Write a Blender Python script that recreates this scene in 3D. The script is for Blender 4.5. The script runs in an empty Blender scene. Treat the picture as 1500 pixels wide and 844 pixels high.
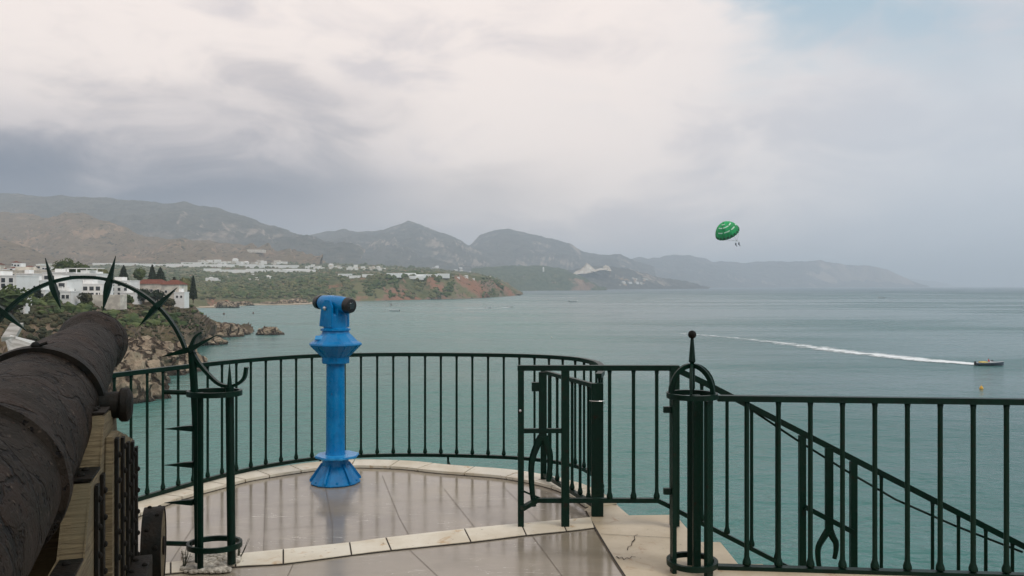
import bpy, bmesh, math, random
from mathutils import Vector, Matrix, noise
from mathutils.bvhtree import BVHTree
random.seed(7)
PI = math.pi
R = math.radians
S = bpy.context.scene
COL = S.collection
# ------------------------------------------------------------------ camera, sky, sun, exposure
EYE = 1.65; F = 1200.0; HX = 750.0; HY = 419.0; SEA = -22.0
cam = bpy.data.cameras.new('camera'); cam.lens = 36*F/1500; cam.sensor_width = 36
cam.shift_y = -0.002; cam.clip_start = 0.05; cam.clip_end = 90000
co = bpy.data.objects.new('camera', cam); COL.objects.link(co)
co.location = (0, 0, EYE); co.rotation_euler = (R(90), 0, 0); S.camera = co
S.view_settings.view_transform = 'Standard'; S.view_settings.look = 'None'
S.view_settings.exposure = 0; S.view_settings.gamma = 1
S.render.engine = 'CYCLES'
S.cycles.use_denoising = True; S.cycles.max_bounces = 6; S.cycles.volume_bounces = 4
S.cycles.transparent_max_bounces = 12; S.cycles.caustics_reflective = False; S.cycles.caustics_refractive = False
SUN_EL, SUN_AZ = 50, 125          # azimuth from +Y towards +X (right, a little behind)
W = bpy.data.worlds.new('World'); S.world = W; W.use_nodes = True

class NT:
    def __init__(s, tree): s.t = tree; s.n = tree.nodes; s.l = tree.links
    def new(s, typ, **kw):
        nd = s.n.new(typ)
        for k, v in kw.items(): setattr(nd, k, v)
        return nd
    def put(s, sock, v):
        if isinstance(v, bpy.types.NodeSocket): s.l.new(v, sock)
        elif v is not None: sock.default_value = v
    def math(s, op, a, b=0.5, c=None, clamp=False):
        n = s.new('ShaderNodeMath', operation=op, use_clamp=clamp)
        s.put(n.inputs[0], a); s.put(n.inputs[1], b)
        if c is not None: s.put(n.inputs[2], c)
        return n.outputs[0]
    def smooth(s, v, a, b, lo=0.0, hi=1.0):
        n = s.new('ShaderNodeMapRange', interpolation_type='SMOOTHSTEP')
        s.put(n.inputs[0], v); n.inputs[1].default_value = a; n.inputs[2].default_value = b
        n.inputs[3].default_value = lo; n.inputs[4].default_value = hi
        return n.outputs[0]
    def mix(s, f, a, b, mode='MIX'):
        n = s.new('ShaderNodeMix', data_type='RGBA', blend_type=mode)
        s.put(n.inputs[0], f)
        s.put(n.inputs[6], (*a, 1) if isinstance(a, tuple) and len(a) == 3 else a)
        s.put(n.inputs[7], (*b, 1) if isinstance(b, tuple) and len(b) == 3 else b)
        return n.outputs[2]
    def noise(s, vec, scale, detail=4, rough=0.55, dist=0.0):
        n = s.new('ShaderNodeTexNoise'); s.put(n.inputs['Vector'], vec)
        n.inputs['Scale'].default_value = scale; n.inputs['Detail'].default_value = detail
        n.inputs['Roughness'].default_value = rough; n.inputs['Distortion'].default_value = dist
        return n.outputs['Fac']
    def mapping(s, vec, scale=(1, 1, 1), rot=(0, 0, 0), loc=(0, 0, 0)):
        n = s.new('ShaderNodeMapping'); s.put(n.inputs[0], vec)
        n.inputs['Scale'].default_value = scale; n.inputs['Rotation'].default_value = rot; n.inputs['Location'].default_value = loc
        return n.outputs[0]
    def pos(s): return s.new('ShaderNodeNewGeometry').outputs['Position']

def build_world():
    t = NT(W.node_tree); t.n.clear()
    sky = t.new('ShaderNodeTexSky', sky_type='NISHITA'); sky.sun_disc = False
    sky.sun_elevation = R(SUN_EL); sky.sun_rotation = R(SUN_AZ)
    sky.air_density = 1.2; sky.dust_density = 2.0
    d = t.new('ShaderNodeTexCoord').outputs['Generated']
    sep = t.new('ShaderNodeSeparateXYZ'); t.put(sep.inputs[0], d)
    x, y, z = sep.outputs
    zz = t.math('ADD', t.math('MAXIMUM', z, 0.0), 0.16)
    pv = t.new('ShaderNodeCombineXYZ')
    t.put(pv.inputs[0], t.math('DIVIDE', x, zz)); t.put(pv.inputs[1], t.math('DIVIDE', y, zz)); t.put(pv.inputs[2], 0.0)
    m = t.mapping(pv.outputs[0], (0.9, 0.55, 1), (0, 0, R(-24)), (3.1, 1.7, 0))
    n1 = t.noise(m, 1.05, 4, 0.48, 0.35)
    n2 = t.noise(t.mapping(d, (3.4, 3.4, 8.0), (R(10), R(-16), 0), (0.4, 0, 1.3)), 1.9, 9, 0.55, 0.5)
    n3 = t.noise(t.mapping(d, (1, 1, 2.2), (0, R(-15), 0), (5, 0, 0)), 2.6, 3, 0.5)
    az = t.math('ARCTAN2', x, y)                      # 0 ahead, negative to the left
    # thickness of cloud: darker where thick
    thick = t.math('ADD', t.math('MULTIPLY', n1, 0.45), t.math('MULTIPLY', n2, 0.55))
    def thin(a0, z0, ra, rz, k):      # where the cloud is thin and lit from above
        q = t.math('ADD', t.math('POWER', t.math('DIVIDE', t.math('SUBTRACT', az, a0), ra), 2.0), t.math('POWER', t.math('DIVIDE', t.math('SUBTRACT', z, z0), rz), 2.0))
        return t.math('MULTIPLY', t.smooth(q, 1.0, 0.0), k)
    for a0, z0, ra, rz, k in ((0.0, 0.17, 0.26, 0.10, 0.13), (-0.46, 0.27, 0.16, 0.07, 0.16), (-0.10, 0.28, 0.36, 0.10, 0.06), (0.22, 0.22, 0.30, 0.06, 0.07), (-0.12, 0.09, 0.10, 0.035, 0.10)):
        thick = t.math('SUBTRACT', thick, thin(a0, z0, ra, rz, k))
    thick = t.smooth(thick, 0.40, 0.58)
    c = t.mix(thick, (10.6, 9.4, 8.8), (7.9, 7.2, 7.2))
    c = t.mix(t.math('MULTIPLY', t.smooth(t.math('ADD', z, t.math('MULTIPLY', t.math('SUBTRACT', n2, 0.5), 0.35)), 0.27, 0.12), t.smooth(t.math('ADD', az, t.math('MULTIPLY', n2, 0.3)), 0.12, -0.20)), c, (5.6, 5.2, 5.45))
    # heavy bank lying on the mountains to the left, low
    bank = t.math('MULTIPLY', t.smooth(t.math('ADD', z, t.math('MULTIPLY', t.math('SUBTRACT', n2, 0.5), 0.12)), 0.18, 0.10), t.smooth(t.math('ADD', az, t.math('MULTIPLY', n1, 0.4)), 0.36, -0.25))
    bank = t.math('MULTIPLY', bank, t.smooth(n3, 0.1, 0.6, 0.75, 1.0), clamp=True)
    c = t.mix(bank, c, (0.8, 1.2, 2.0))
    # to the right the veil thins to a pale blue grey
    right = t.math('MULTIPLY', t.smooth(az, 0.08, 0.55), 0.85)
    right = t.math('MULTIPLY', right, t.smooth(z, 0.36, 0.02, 0.6, 1.0))
    c = t.mix(right, c, (6.0, 6.7, 7.6))
    # openings showing blue sky, high and to the right
    gap = t.math('MULTIPLY', t.smooth(z, 0.16, 0.32), t.smooth(az, -0.02, 0.34))
    gap = t.math('MULTIPLY', gap, t.smooth(t.math('ADD', n3, t.math('MULTIPLY', n2, 0.5)), 0.80, 0.62, 0.0, 0.9))
    blue = t.mix(0.62, t.mix(1.0, sky.outputs[0], (1.0, 1.0, 1.0), 'MULTIPLY'), (5.2, 7.3, 8.5))
    c = t.mix(gap, c, blue)
    # below the horizon: dim sea colour
    c = t.mix(t.smooth(z, 0.0, -0.03), c, (2.2, 2.8, 3.0))
    bg = t.new('ShaderNodeBackground'); t.put(bg.inputs[0], c); bg.inputs[1].default_value = 0.1
    o = t.new('ShaderNodeOutputWorld'); t.l.new(bg.outputs[0], o.inputs[0])
build_world()
W.cycles.sampling_method = 'MANUAL'; W.cycles.sample_map_resolution = 512
sl = bpy.data.lights.new('sun', 'SUN'); sl.energy = 1.35; sl.angle = R(22); sl.color = (1, 0.93, 0.84)
so = bpy.data.objects.new('sun', sl); COL.objects.link(so)
ce = math.cos(R(SUN_EL))
sd = Vector((math.sin(R(SUN_AZ))*ce, math.cos(R(SUN_AZ))*ce, math.sin(R(SUN_EL))))
so.rotation_euler = (-sd).to_track_quat('-Z', 'Y').to_euler()

# ------------------------------------------------------------------ helpers
def P(px, py, D): return Vector(((px-HX)/F*D, D, EYE-(py-HY)/F*D))
def G(px, py, z=0.0): return P(px, py, (EYE-z)*F/(py-HY))
ORD = 'first second third fourth fifth sixth seventh eighth ninth tenth eleventh twelfth thirteenth fourteenth fifteenth'.split()
def lerp(a, b, t): return a+(b-a)*t
def tag(o, label=None, cat=None, group=None, kind=None):
    if label: o['label'] = label
    if cat: o['category'] = cat
    if group: o['group'] = group
    if kind: o['kind'] = kind
    return o
def empty(name, loc=(0, 0, 0), label=None, cat=None, group=None, rz=0):
    o = bpy.data.objects.new(name, None); COL.objects.link(o)
    o.location = loc; o.rotation_euler = (0, 0, rz); o.empty_display_size = 0.2
    return tag(o, label, cat, group)
def link(name, me, m, parent=None):
    o = bpy.data.objects.new(name, me); COL.objects.link(o)
    if m is not None and not me.materials: me.materials.append(m)
    if parent is not None: o.parent = parent
    return o
def obj(name, bm, m, parent=None, smooth=False, off=None):
    if off is not None: bmesh.ops.translate(bm, verts=bm.verts, vec=-Vector(off))
    bmesh.ops.recalc_face_normals(bm, faces=bm.faces)
    me = bpy.data.meshes.new(name); bm.to_mesh(me); bm.free()
    if smooth:
        me.polygons.foreach_set('use_smooth', [True]*len(me.polygons))
        try: me.set_sharp_from_angle(angle=R(40))
        except Exception: pass
    return link(name, me, m, parent)
def B(): return bmesh.new()
def box(bm, a, b, bevel=0.0, mtx=None):
    a = Vector(a); b = Vector(b)
    r = bmesh.ops.create_cube(bm, size=1.0)
    vs = r['verts']
    M = Matrix.Translation((a+b)/2) @ Matrix.Diagonal((abs(b.x-a.x), abs(b.y-a.y), abs(b.z-a.z), 1))
    bmesh.ops.transform(bm, matrix=(mtx @ M) if mtx else M, verts=vs)
    if bevel:
        es = {e for v in vs for e in v.link_edges}
        bmesh.ops.bevel(bm, geom=list(es), offset=bevel, segments=2, affect='EDGES', profile=0.7)
    return bm
def lathe(bm, prof, n=20, mtx=None, closed=True):
    rings = []
    for r, z in prof:
        rings.append([bm.verts.new((r*math.cos(2*PI*i/n), r*math.sin(2*PI*i/n), z)) for i in range(n)])
    for a, b in zip(rings, rings[1:]):
        for i in range(n): bm.faces.new((a[i], a[(i+1) % n], b[(i+1) % n], b[i]))
    if closed:
        bm.faces.new(rings[0][::-1]); bm.faces.new(rings[-1])
    if mtx: bmesh.ops.transform(bm, matrix=mtx, verts=[v for r in rings for v in r])
    return bm
def sweep(bm, pts, w, h=None, n=4, taper=None, up=Vector((0, 0, 1)), closed=False):
    """bar of n-gon section w x h along pts (n=4: rectangle)"""
    h = h or w; pts = [Vector(p) for p in pts]; N = len(pts); rings = []
    for i, p in enumerate(pts):
        if closed: t = pts[(i+1) % N]-pts[i-1]
        else: t = pts[min(i+1, N-1)]-pts[max(i-1, 0)]
        t.normalize()
        u = up
        if abs(t.dot(u)) > 0.97: u = Vector((0, 1, 0))
        s = t.cross(u).normalized(); v = s.cross(t).normalized()
        k = taper(i/(N-1)) if taper else 1.0
        if n == 4: sec = [(-.5, -.5), (.5, -.5), (.5, .5), (-.5, .5)]
        else: sec = [(.5*math.cos(2*PI*j/n), .5*math.sin(2*PI*j/n)) for j in range(n)]
        rings.append([bm.verts.new(p+s*(a*w*k)+v*(b*h*k)) for a, b in sec])
    pairs = list(zip(rings, rings[1:])) + ([(rings[-1], rings[0])] if closed else [])
    m = len(rings[0])
    for a, b in pairs:
        for i in range(m): bm.faces.new((a[i], a[(i+1) % m], b[(i+1) % m], b[i]))
    if not closed: bm.faces.new(rings[0][::-1]); bm.faces.new(rings[-1])
    return bm
def spline(pts, k=8):
    pts = [Vector(p) for p in pts]; out = []
    Q = [pts[0]*2-pts[1]]+pts+[pts[-1]*2-pts[-2]]
    for i in range(1, len(Q)-2):
        p0, p1, p2, p3 = Q[i-1:i+3]
        for j in range(k):
            t = j/k
            out.append(0.5*((2*p1)+(p2-p0)*t+(2*p0-5*p1+4*p2-p3)*t*t+(3*p1-p0-3*p2+p3)*t**3))
    out.append(pts[-1]); return out
def resample(pts, step, start=0.0):
    out = []; acc = -start
    for a, b in zip(pts, pts[1:]):
        L = (b-a).length
        while acc <= L:
            if acc >= 0: out.append(a.lerp(b, acc/L if L else 0))
            acc += step
        acc -= L
    return out
def prism(bm, poly, z0, z1):
    a = [bm.verts.new((x, y, z0)) for x, y in poly]; b = [bm.verts.new((x, y, z1)) for x, y in poly]
    n = len(poly); bm.faces.new(a[::-1]); bm.faces.new(b)
    for i in range(n): bm.faces.new((a[i], a[(i+1) % n], b[(i+1) % n], b[i]))
    return bm

# ------------------------------------------------------------------ materials
def mat(name, col, rough=0.6, metal=0.0, spec=0.5, var=None, vscale=5.0, bump=0.0, bscale=20.0, coords='obj', detail=6, vlo=0.38, vhi=0.62, stretch=(1, 1, 1)):
    m = bpy.data.materials.new(name); m.use_nodes = True; t = NT(m.node_tree)
    b = t.n['Principled BSDF']
    b.inputs['Base Color'].default_value = (*col, 1); b.inputs['Roughness'].default_value = rough
    b.inputs['Metallic'].default_value = metal; b.inputs['Specular IOR Level'].default_value = spec
    vec = t.new('ShaderNodeTexCoord').outputs['Object'] if coords == 'obj' else t.pos()
    if stretch != (1, 1, 1): vec = t.mapping(vec, stretch)
    if var:
        f = t.smooth(t.noise(vec, vscale, detail, 0.6), vlo, vhi)
        t.put(b.inputs['Base Color'], t.mix(f, col, var))
    if bump:
        bn = t.new('ShaderNodeBump'); bn.inputs['Strength'].default_value = min(1, bump); bn.inputs['Distance'].default_value = 0.01*max(1, bump)
        t.put(bn.inputs['Height'], t.noise(vec, bscale, 6, 0.6)); t.l.new(bn.outputs[0], b.inputs['Normal'])
    return m
M_green = mat('green_enamel', (0.0008, 0.018, 0.0105), 0.38, 0, 0.2, (0.0018, 0.013, 0.008), 14, 0.25, 60)
M_greenrust = mat('green_enamel_worn', (0.001, 0.018, 0.0105), 0.4, 0, 0.2, (0.016, 0.010, 0.005), 22, 0.4, 70, vlo=0.55, vhi=0.75)
def blue_paint():
    m = bpy.data.materials.new('blue_enamel'); m.use_nodes = True; t = NT(m.node_tree); b = t.n['Principled BSDF']; v = t.new('ShaderNodeTexCoord').outputs['Object']
    c = t.mix(t.smooth(t.noise(v, 6, 5, 0.6), 0.38, 0.62), (0.0, 0.19, 0.46), (0.0, 0.145, 0.37))
    c = t.mix(t.math('MULTIPLY', t.smooth(t.noise(t.mapping(v, (1, 1, .35)), 26, 5, 0.7), 0.56, 0.72), 0.45), c, (0.05, 0.27, 0.52))
    chip = t.smooth(t.noise(v, 48, 4, 0.6), 0.70, 0.72)
    c = t.mix(chip, c, (0.06, 0.035, 0.02)); t.put(b.inputs['Base Color'], c)
    t.put(b.inputs['Roughness'], t.smooth(t.noise(v, 13, 4, 0.6), 0.3, 0.7, 0.18, 0.42)); b.inputs['Specular IOR Level'].default_value = 0.35
    bn = t.new('ShaderNodeBump'); bn.inputs['Strength'].default_value = 0.3; bn.inputs['Distance'].default_value = 0.003
    t.put(bn.inputs['Height'], t.math('SUBTRACT', t.noise(v, 40, 4, 0.6), chip)); t.l.new(bn.outputs[0], b.inputs['Normal'])
    return m
M_blue = blue_paint()
M_bluefade = mat('blue_enamel_faded', (0.03, 0.30, 0.60), 0.25, 0, 0.6, (0.008, 0.21, 0.5), 16)
M_black = mat('black_rubber', (0.012, 0.012, 0.013), 0.35)
M_glass = mat('lens_glass', (0.02, 0.03, 0.035), 0.05, 0, 0.8)
M_chrome = mat('steel_bolt', (0.55, 0.55, 0.55), 0.3, 1.0)
M_ironstrap = mat('grey_painted_iron', (0.006, 0.007, 0.006), 0.55, 0, 0.12, (0.013, 0.010, 0.007), 12, 0.5, 60)
M_white = mat('white_render', (0.86, 0.86, 0.84), 0.8, 0, 0.2, (0.78, 0.77, 0.74), 0.3)
M_cream = mat('cream_render', (0.76, 0.71, 0.62), 0.8, 0, 0.2, (0.52, 0.48, 0.42), 0.3)
M_sandy = mat('sand_render', (0.55, 0.40, 0.28), 0.8, 0, 0.2, (0.48, 0.33, 0.22), 0.3)
M_pane = mat('dark_window_glass', (0.045, 0.05, 0.055), 0.15, 0, 0.6)
M_rooftile = mat('red_clay_tile', (0.20, 0.075, 0.05), 0.85, 0, 0.2, (0.14, 0.055, 0.04), 1.2)
M_trunk = mat('bark', (0.08, 0.06, 0.045), 0.9)
M_foam = None

def barrel_mat():
    m = bpy.data.materials.new('corroded_cast_iron'); m.use_nodes = True; t = NT(m.node_tree)
    b = t.n['Principled BSDF']; v = t.new('ShaderNodeTexCoord').outputs['Object']
    n1 = t.noise(v, 3.0, 6, 0.6); n2 = t.noise(v, 18, 6, 0.7)
    c = t.mix(t.smooth(n1, 0.42, 0.62), (0.012, 0.0095, 0.006), (0.026, 0.0155, 0.010))
    c = t.mix(t.smooth(n2, 0.62, 0.75), c, (0.05, 0.024, 0.015))
    c = t.mix(t.smooth(t.noise(v, 45, 4, 0.6), 0.61, 0.70), c, (0.095, 0.072, 0.055))
    # cracks and flaked plates
    vo = t.new('ShaderNodeTexVoronoi', feature='DISTANCE_TO_EDGE'); vo.inputs['Scale'].default_value = 3.4
    wob = t.new('ShaderNodeTexNoise'); wob.inputs['Scale'].default_value = 7; wob.inputs['Detail'].default_value = 5; t.put(wob.inputs['Vector'], v)
    add = t.new('ShaderNodeVectorMath', operation='MULTIPLY_ADD'); t.put(add.inputs[0], wob.outputs['Color']); add.inputs[1].default_value = (0.22, 0.22, 0.22); t.put(add.inputs[2], t.mapping(v, (1, 1, 0.7)))
    t.put(vo.inputs['Vector'], add.outputs[0])
    edge = t.smooth(vo.outputs['Distance'], 0.012, 0.045)
    keep = t.math('MINIMUM', t.smooth(t.noise(v, 2.1, 3, 0.5), 0.60, 0.68), 1.0)
    fl = t.smooth(t.noise(v, 8.5, 3, 0.5, 1.4), 0.50, 0.53)
    pit = t.smooth(t.noise(v, 30, 3, 0.6), 0.40, 0.33)
    crack = t.math('MAXIMUM', edge, keep)
    c = t.mix(crack, (0.006, 0.005, 0.004), c)
    c = t.mix(t.math('MULTIPLY', fl, 0.5), c, (0.026, 0.019, 0.014))
    c = t.mix(pit, c, (0.004, 0.003, 0.003))
    t.put(b.inputs['Base Color'], c)
    b.inputs['Roughness'].default_value = 0.55; b.inputs['Specular IOR Level'].default_value = 0.12
    h = t.math('ADD', t.math('MULTIPLY', crack, 0.5), t.math('ADD', t.math('MULTIPLY', fl, 0.14), t.math('MULTIPLY', n2, 0.38)))
    h = t.math('SUBTRACT', h, t.math('MULTIPLY', pit, 0.6))
    fine = t.math('MULTIPLY', t.noise(v, 80, 5, 0.7), 0.3)
    bn = t.new('ShaderNodeBump'); bn.inputs['Strength'].default_value = 1.0; bn.inputs['Distance'].default_value = 0.028
    t.put(bn.inputs['Height'], t.math('ADD', h, fine)); t.l.new(bn.outputs[0], b.inputs['Normal'])
    return m
M_barrel = barrel_mat()
def wood_mat():
    m = bpy.data.materials.new('weathered_wood'); m.use_nodes = True; t = NT(m.node_tree)
    b = t.n['Principled BSDF']; v = t.new('ShaderNodeTexCoord').outputs['Object']
    g = t.noise(t.mapping(v, (3, 3, 55)), 1.6, 6, 0.65, 0.5)
    n = t.noise(v, 5, 5, 0.6)
    c = t.mix(t.smooth(g, 0.3, 0.7), (0.08, 0.058, 0.03), (0.21, 0.165, 0.092))
    c = t.mix(t.smooth(n, 0.45, 0.7), c, (0.125, 0.105, 0.06))
    t.put(b.inputs['Base Color'], c); b.inputs['Roughness'].default_value = 0.85
    bn = t.new('ShaderNodeBump'); bn.inputs['Strength'].default_value = 1; bn.inputs['Distance'].default_value = 0.01
    t.put(bn.inputs['Height'], t.math('ADD', g, n)); t.l.new(bn.outputs[0], b.inputs['Normal'])
    return m
M_wood = wood_mat()
def marble_mat():
    m = bpy.data.materials.new('polished_grey_marble'); m.use_nodes = True; t = NT(m.node_tree)
    b = t.n['Principled BSDF']; v = t.pos()
    n1 = t.noise(v, 0.8, 6, 0.6); n2 = t.noise(t.mapping(v, (1, 2.5, 1), (0, 0, R(35))), 2.2, 8, 0.65, 1.0)
    c = t.mix(t.smooth(n1, 0.35, 0.65), (0.235, 0.205, 0.165), (0.325, 0.285, 0.23))
    c = t.mix(t.math('MULTIPLY', t.smooth(n2, 0.5, 0.72), 0.6), c, (0.34, 0.30, 0.235))
    # white scratches / veins
    vv = t.mapping(v, (1.2, 9, 1), (0, 0, R(-42)))
    vn = t.noise(vv, 2.6, 2, 0.4, 0.3)
    vein = t.math('SUBTRACT', 1.0, t.smooth(t.math('ABSOLUTE', t.math('SUBTRACT', vn, 0.5)), 0.0, 0.006))
    vein = t.math('MULTIPLY', vein, t.smooth(t.noise(v, 3.3, 2, 0.5), 0.52, 0.60))
    c = t.mix(t.math('MULTIPLY', vein, 0.85), c, (0.6, 0.57, 0.5))
    c = t.mix(t.math('MULTIPLY', t.smooth(t.noise(v, 0.55, 3, 0.5), 0.5, 0.62), 0.5), c, (0.31, 0.26, 0.175))
    c = t.mix(t.smooth(t.noise(v, 28, 4, 0.7), 0.68, 0.74), c, (0.09, 0.07, 0.055))
    t.put(b.inputs['Base Color'], c)
    r = t.math('ADD', 0.05, t.math('MULTIPLY', t.smooth(n1, 0.35, 0.7), 0.14))
    r = t.math('ADD', r, t.math('MULTIPLY', t.noise(v, 9, 5, 0.7), 0.12))
    t.put(b.inputs['Roughness'], r); b.inputs['Specular IOR Level'].default_value = 0.75
    bn = t.new('ShaderNodeBump'); bn.inputs['Strength'].default_value = 0.25; bn.inputs['Distance'].default_value = 0.002
    t.put(bn.inputs['Height'], t.noise(v, 12, 5, 0.6)); t.l.new(bn.outputs[0], b.inputs['Normal'])
    return m
M_marble = marble_mat()
def stone_mat(name, a, bcol, stain, rough=0.45):
    m = bpy.data.materials.new(name); m.use_nodes = True; t = NT(m.node_tree)
    b = t.n['Principled BSDF']; v = t.pos()
    c = t.mix(t.smooth(t.noise(v, 2.2, 6, 0.6), 0.35, 0.65), a, bcol)
    c = t.mix(t.math('MULTIPLY', t.smooth(t.noise(v, 5.5, 5, 0.65, 0.8), 0.58, 0.70), 0.75), c, stain)
    c = t.mix(t.smooth(t.noise(v, 30, 5, 0.7), 0.64, 0.72), c, (0.12, 0.09, 0.06))
    t.put(b.inputs['Base Color'], c); b.inputs['Roughness'].default_value = rough
    bn = t.new('ShaderNodeBump'); bn.inputs['Strength'].default_value = 0.5; bn.inputs['Distance'].default_value = 0.004
    t.put(bn.inputs['Height'], t.noise(v, 15, 6, 0.65)); t.l.new(bn.outputs[0], b.inputs['Normal'])
    return m
M_pale = stone_mat('pale_limestone', (0.60, 0.53, 0.40), (0.74, 0.69, 0.57), (0.46, 0.29, 0.12))
M_tan = stone_mat('tan_limestone', (0.46, 0.38, 0.26), (0.57, 0.49, 0.36), (0.36, 0.23, 0.13))
M_joint = mat('dark_joint', (0.045, 0.036, 0.028), 0.9)
M_wall = mat('terrace_wall_stone', (0.30, 0.25, 0.18), 0.9, 0, 0.2, (0.18, 0.14, 0.10), 0.8, 0.8, 3, coords='pos')

def terrain_mat(name, green, green2, rock, rock2, sc, slope=(0.72, 0.5), dry=None, bare=0.5, spots=None, bd=0.5, nk=1.1):
    """scrub on the gentler ground, rock where it is steep"""
    m = bpy.data.materials.new(name); m.use_nodes = True; t = NT(m.node_tree)
    b = t.n['Principled BSDF']; v = t.pos(); b.inputs['Roughness'].default_value = 0.95; b.inputs['Specular IOR Level'].default_value = 0.1
    n1 = t.noise(v, sc, 8, 0.68); n2 = t.noise(v, sc*4.3, 6, 0.7); n3 = t.noise(v, sc*0.25, 4, 0.55)
    g = t.mix(t.smooth(n2, 0.4, 0.6), green, green2)
    if dry: g = t.mix(t.smooth(n3, 0.45, 0.58), g, dry)
    rk = t.mix(t.smooth(n1, 0.4, 0.6), rock, rock2)
    nz = t.new('ShaderNodeSeparateXYZ'); t.put(nz.inputs[0], t.new('ShaderNodeNewGeometry').outputs['Normal'])
    f = t.smooth(t.math('ADD', nz.outputs[2], t.math('MULTIPLY', t.math('SUBTRACT', n1, 0.5), nk)), slope[0], slope[1])
    f = t.math('MAXIMUM', f, t.smooth(n1, bare+0.06, bare+0.14))
    c = t.mix(f, g, rk)
    if spots: c = t.mix(t.smooth(t.noise(v, sc*9, 3, 0.5), 0.6, 0.66), c, spots)
    t.put(b.inputs['Base Color'], c)
    bn = t.new('ShaderNodeBump'); bn.inputs['Strength'].default_value = bd; bn.inputs['Distance'].default_value = 0.5/sc
    t.put(bn.inputs['Height'], t.math('ADD', n1, t.math('MULTIPLY', n2, 0.3))); t.l.new(bn.outputs[0], b.inputs['Normal'])
    return m
M_near = terrain_mat('near_cliff', (0.045, 0.048, 0.024), (0.085, 0.08, 0.042), (0.23, 0.175, 0.125), (0.10, 0.078, 0.058), 0.07, (0.90, 0.66), (0.16, 0.12, 0.07), 0.46, (0.035, 0.042, 0.02))
M_rock = None
M_valley = terrain_mat('valley_scrub', (0.065, 0.085, 0.038), (0.13, 0.135, 0.065), (0.30, 0.155, 0.10), (0.27, 0.20, 0.15), 0.012, (0.90, 0.68), (0.17, 0.165, 0.085), 0.54, (0.035, 0.05, 0.022), nk=2.2)
M_tanhill = terrain_mat('dry_hills', (0.20, 0.15, 0.10), (0.25, 0.19, 0.125), (0.42, 0.29, 0.19), (0.33, 0.23, 0.16), 0.005, (0.88, 0.70), None, 0.50, (0.07, 0.065, 0.04), 0.9)
M_mount = terrain_mat('mountain_scrub', (0.06, 0.065, 0.058), (0.12, 0.115, 0.095), (0.42, 0.34, 0.27), (0.25, 0.21, 0.175), 0.0026, (0.86, 0.66), None, 0.55, None, 0.9)  # real rock and scrub, their colour contrast raised to stand in for relief shading
M_greenhill = terrain_mat('wooded_cliff', (0.05, 0.08, 0.045), (0.11, 0.13, 0.07), (0.36, 0.24, 0.17), (0.25, 0.18, 0.14), 0.008, (0.8, 0.6), None, 0.56, None, 0.8)
M_scarp = mat('white_quarry_rock', (0.62, 0.58, 0.50), 0.9, 0, 0.1, (0.45, 0.37, 0.28), 0.02, coords='pos')

def rock_mat():
    m = bpy.data.materials.new('tan_shore_rock'); m.use_nodes = True; t = NT(m.node_tree)
    b = t.n['Principled BSDF']; v = t.pos(); b.inputs['Roughness'].default_value = 0.9; b.inputs['Specular IOR Level'].default_value = 0.2
    n1 = t.noise(t.mapping(v, (1, 1, 0.6)), 0.25, 8, 0.68, 0.6); n2 = t.noise(v, 1.3, 6, 0.7)
    c = t.mix(t.smooth(n1, 0.38, 0.6), (0.24, 0.185, 0.13), (0.42, 0.335, 0.24))
    c = t.mix(t.smooth(n2, 0.55, 0.68), c, (0.11, 0.08, 0.055))
    vo = t.new('ShaderNodeTexVoronoi', feature='DISTANCE_TO_EDGE'); vo.inputs['Scale'].default_value = 0.22
    wn = t.new('ShaderNodeTexNoise'); wn.inputs['Scale'].default_value = 0.3; wn.inputs['Detail'].default_value = 5; t.put(wn.inputs['Vector'], v)
    ad = t.new('ShaderNodeVectorMath', operation='MULTIPLY_ADD'); t.put(ad.inputs[0], wn.outputs['Color']); ad.inputs[1].default_value = (4, 4, 4); t.put(ad.inputs[2], t.mapping(v, (1, 1, 0.45), (0.3, 0.5, 0)))
    t.put(vo.inputs['Vector'], ad.outputs[0])
    cre = t.smooth(vo.outputs['Distance'], 0.02, 0.11)
    c = t.mix(cre, (0.07, 0.05, 0.035), c)
    sp = t.new('ShaderNodeSeparateXYZ'); t.put(sp.inputs[0], v)
    wet = t.smooth(t.math('ADD', sp.outputs[2], t.math('MULTIPLY', n1, 1.6)), SEA+1.1, SEA+2.3)
    c = t.mix(wet, (0.05, 0.04, 0.03), c)      # the wet, weed-stained foot of the rocks
    t.put(b.inputs['Base Color'], c)
    bn = t.new('ShaderNodeBump'); bn.inputs['Strength'].default_value = 1; bn.inputs['Distance'].default_value = 1.0
    t.put(bn.inputs['Height'], t.math('ADD', t.math('ADD', n1, cre), t.math('MULTIPLY', n2, 0.35))); t.l.new(bn.outputs[0], b.inputs['Normal'])
    return m
M_rock = rock_mat()

def leaf_mat(name, a, bcol):
    m = bpy.data.materials.new(name); m.use_nodes = True; t = NT(m.node_tree)
    b = t.n['Principled BSDF']; b.inputs['Roughness'].default_value = 0.8; b.inputs['Specular IOR Level'].default_value = 0.15
    t.put(b.inputs['Base Color'], t.mix(t.smooth(t.noise(t.pos(), 0.22, 4, 0.6), 0.38, 0.62), a, bcol))
    return m
L_dark = leaf_mat('cypress_leaf', (0.018, 0.028, 0.016), (0.03, 0.042, 0.022))
L_mid = leaf_mat('broadleaf', (0.05, 0.075, 0.03), (0.10, 0.125, 0.045))
L_olive = leaf_mat('cliff_scrub', (0.035, 0.04, 0.022), (0.085, 0.08, 0.045))
L_dry = leaf_mat('scrub_leaf', (0.075, 0.085, 0.04), (0.17, 0.165, 0.075))

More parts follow.
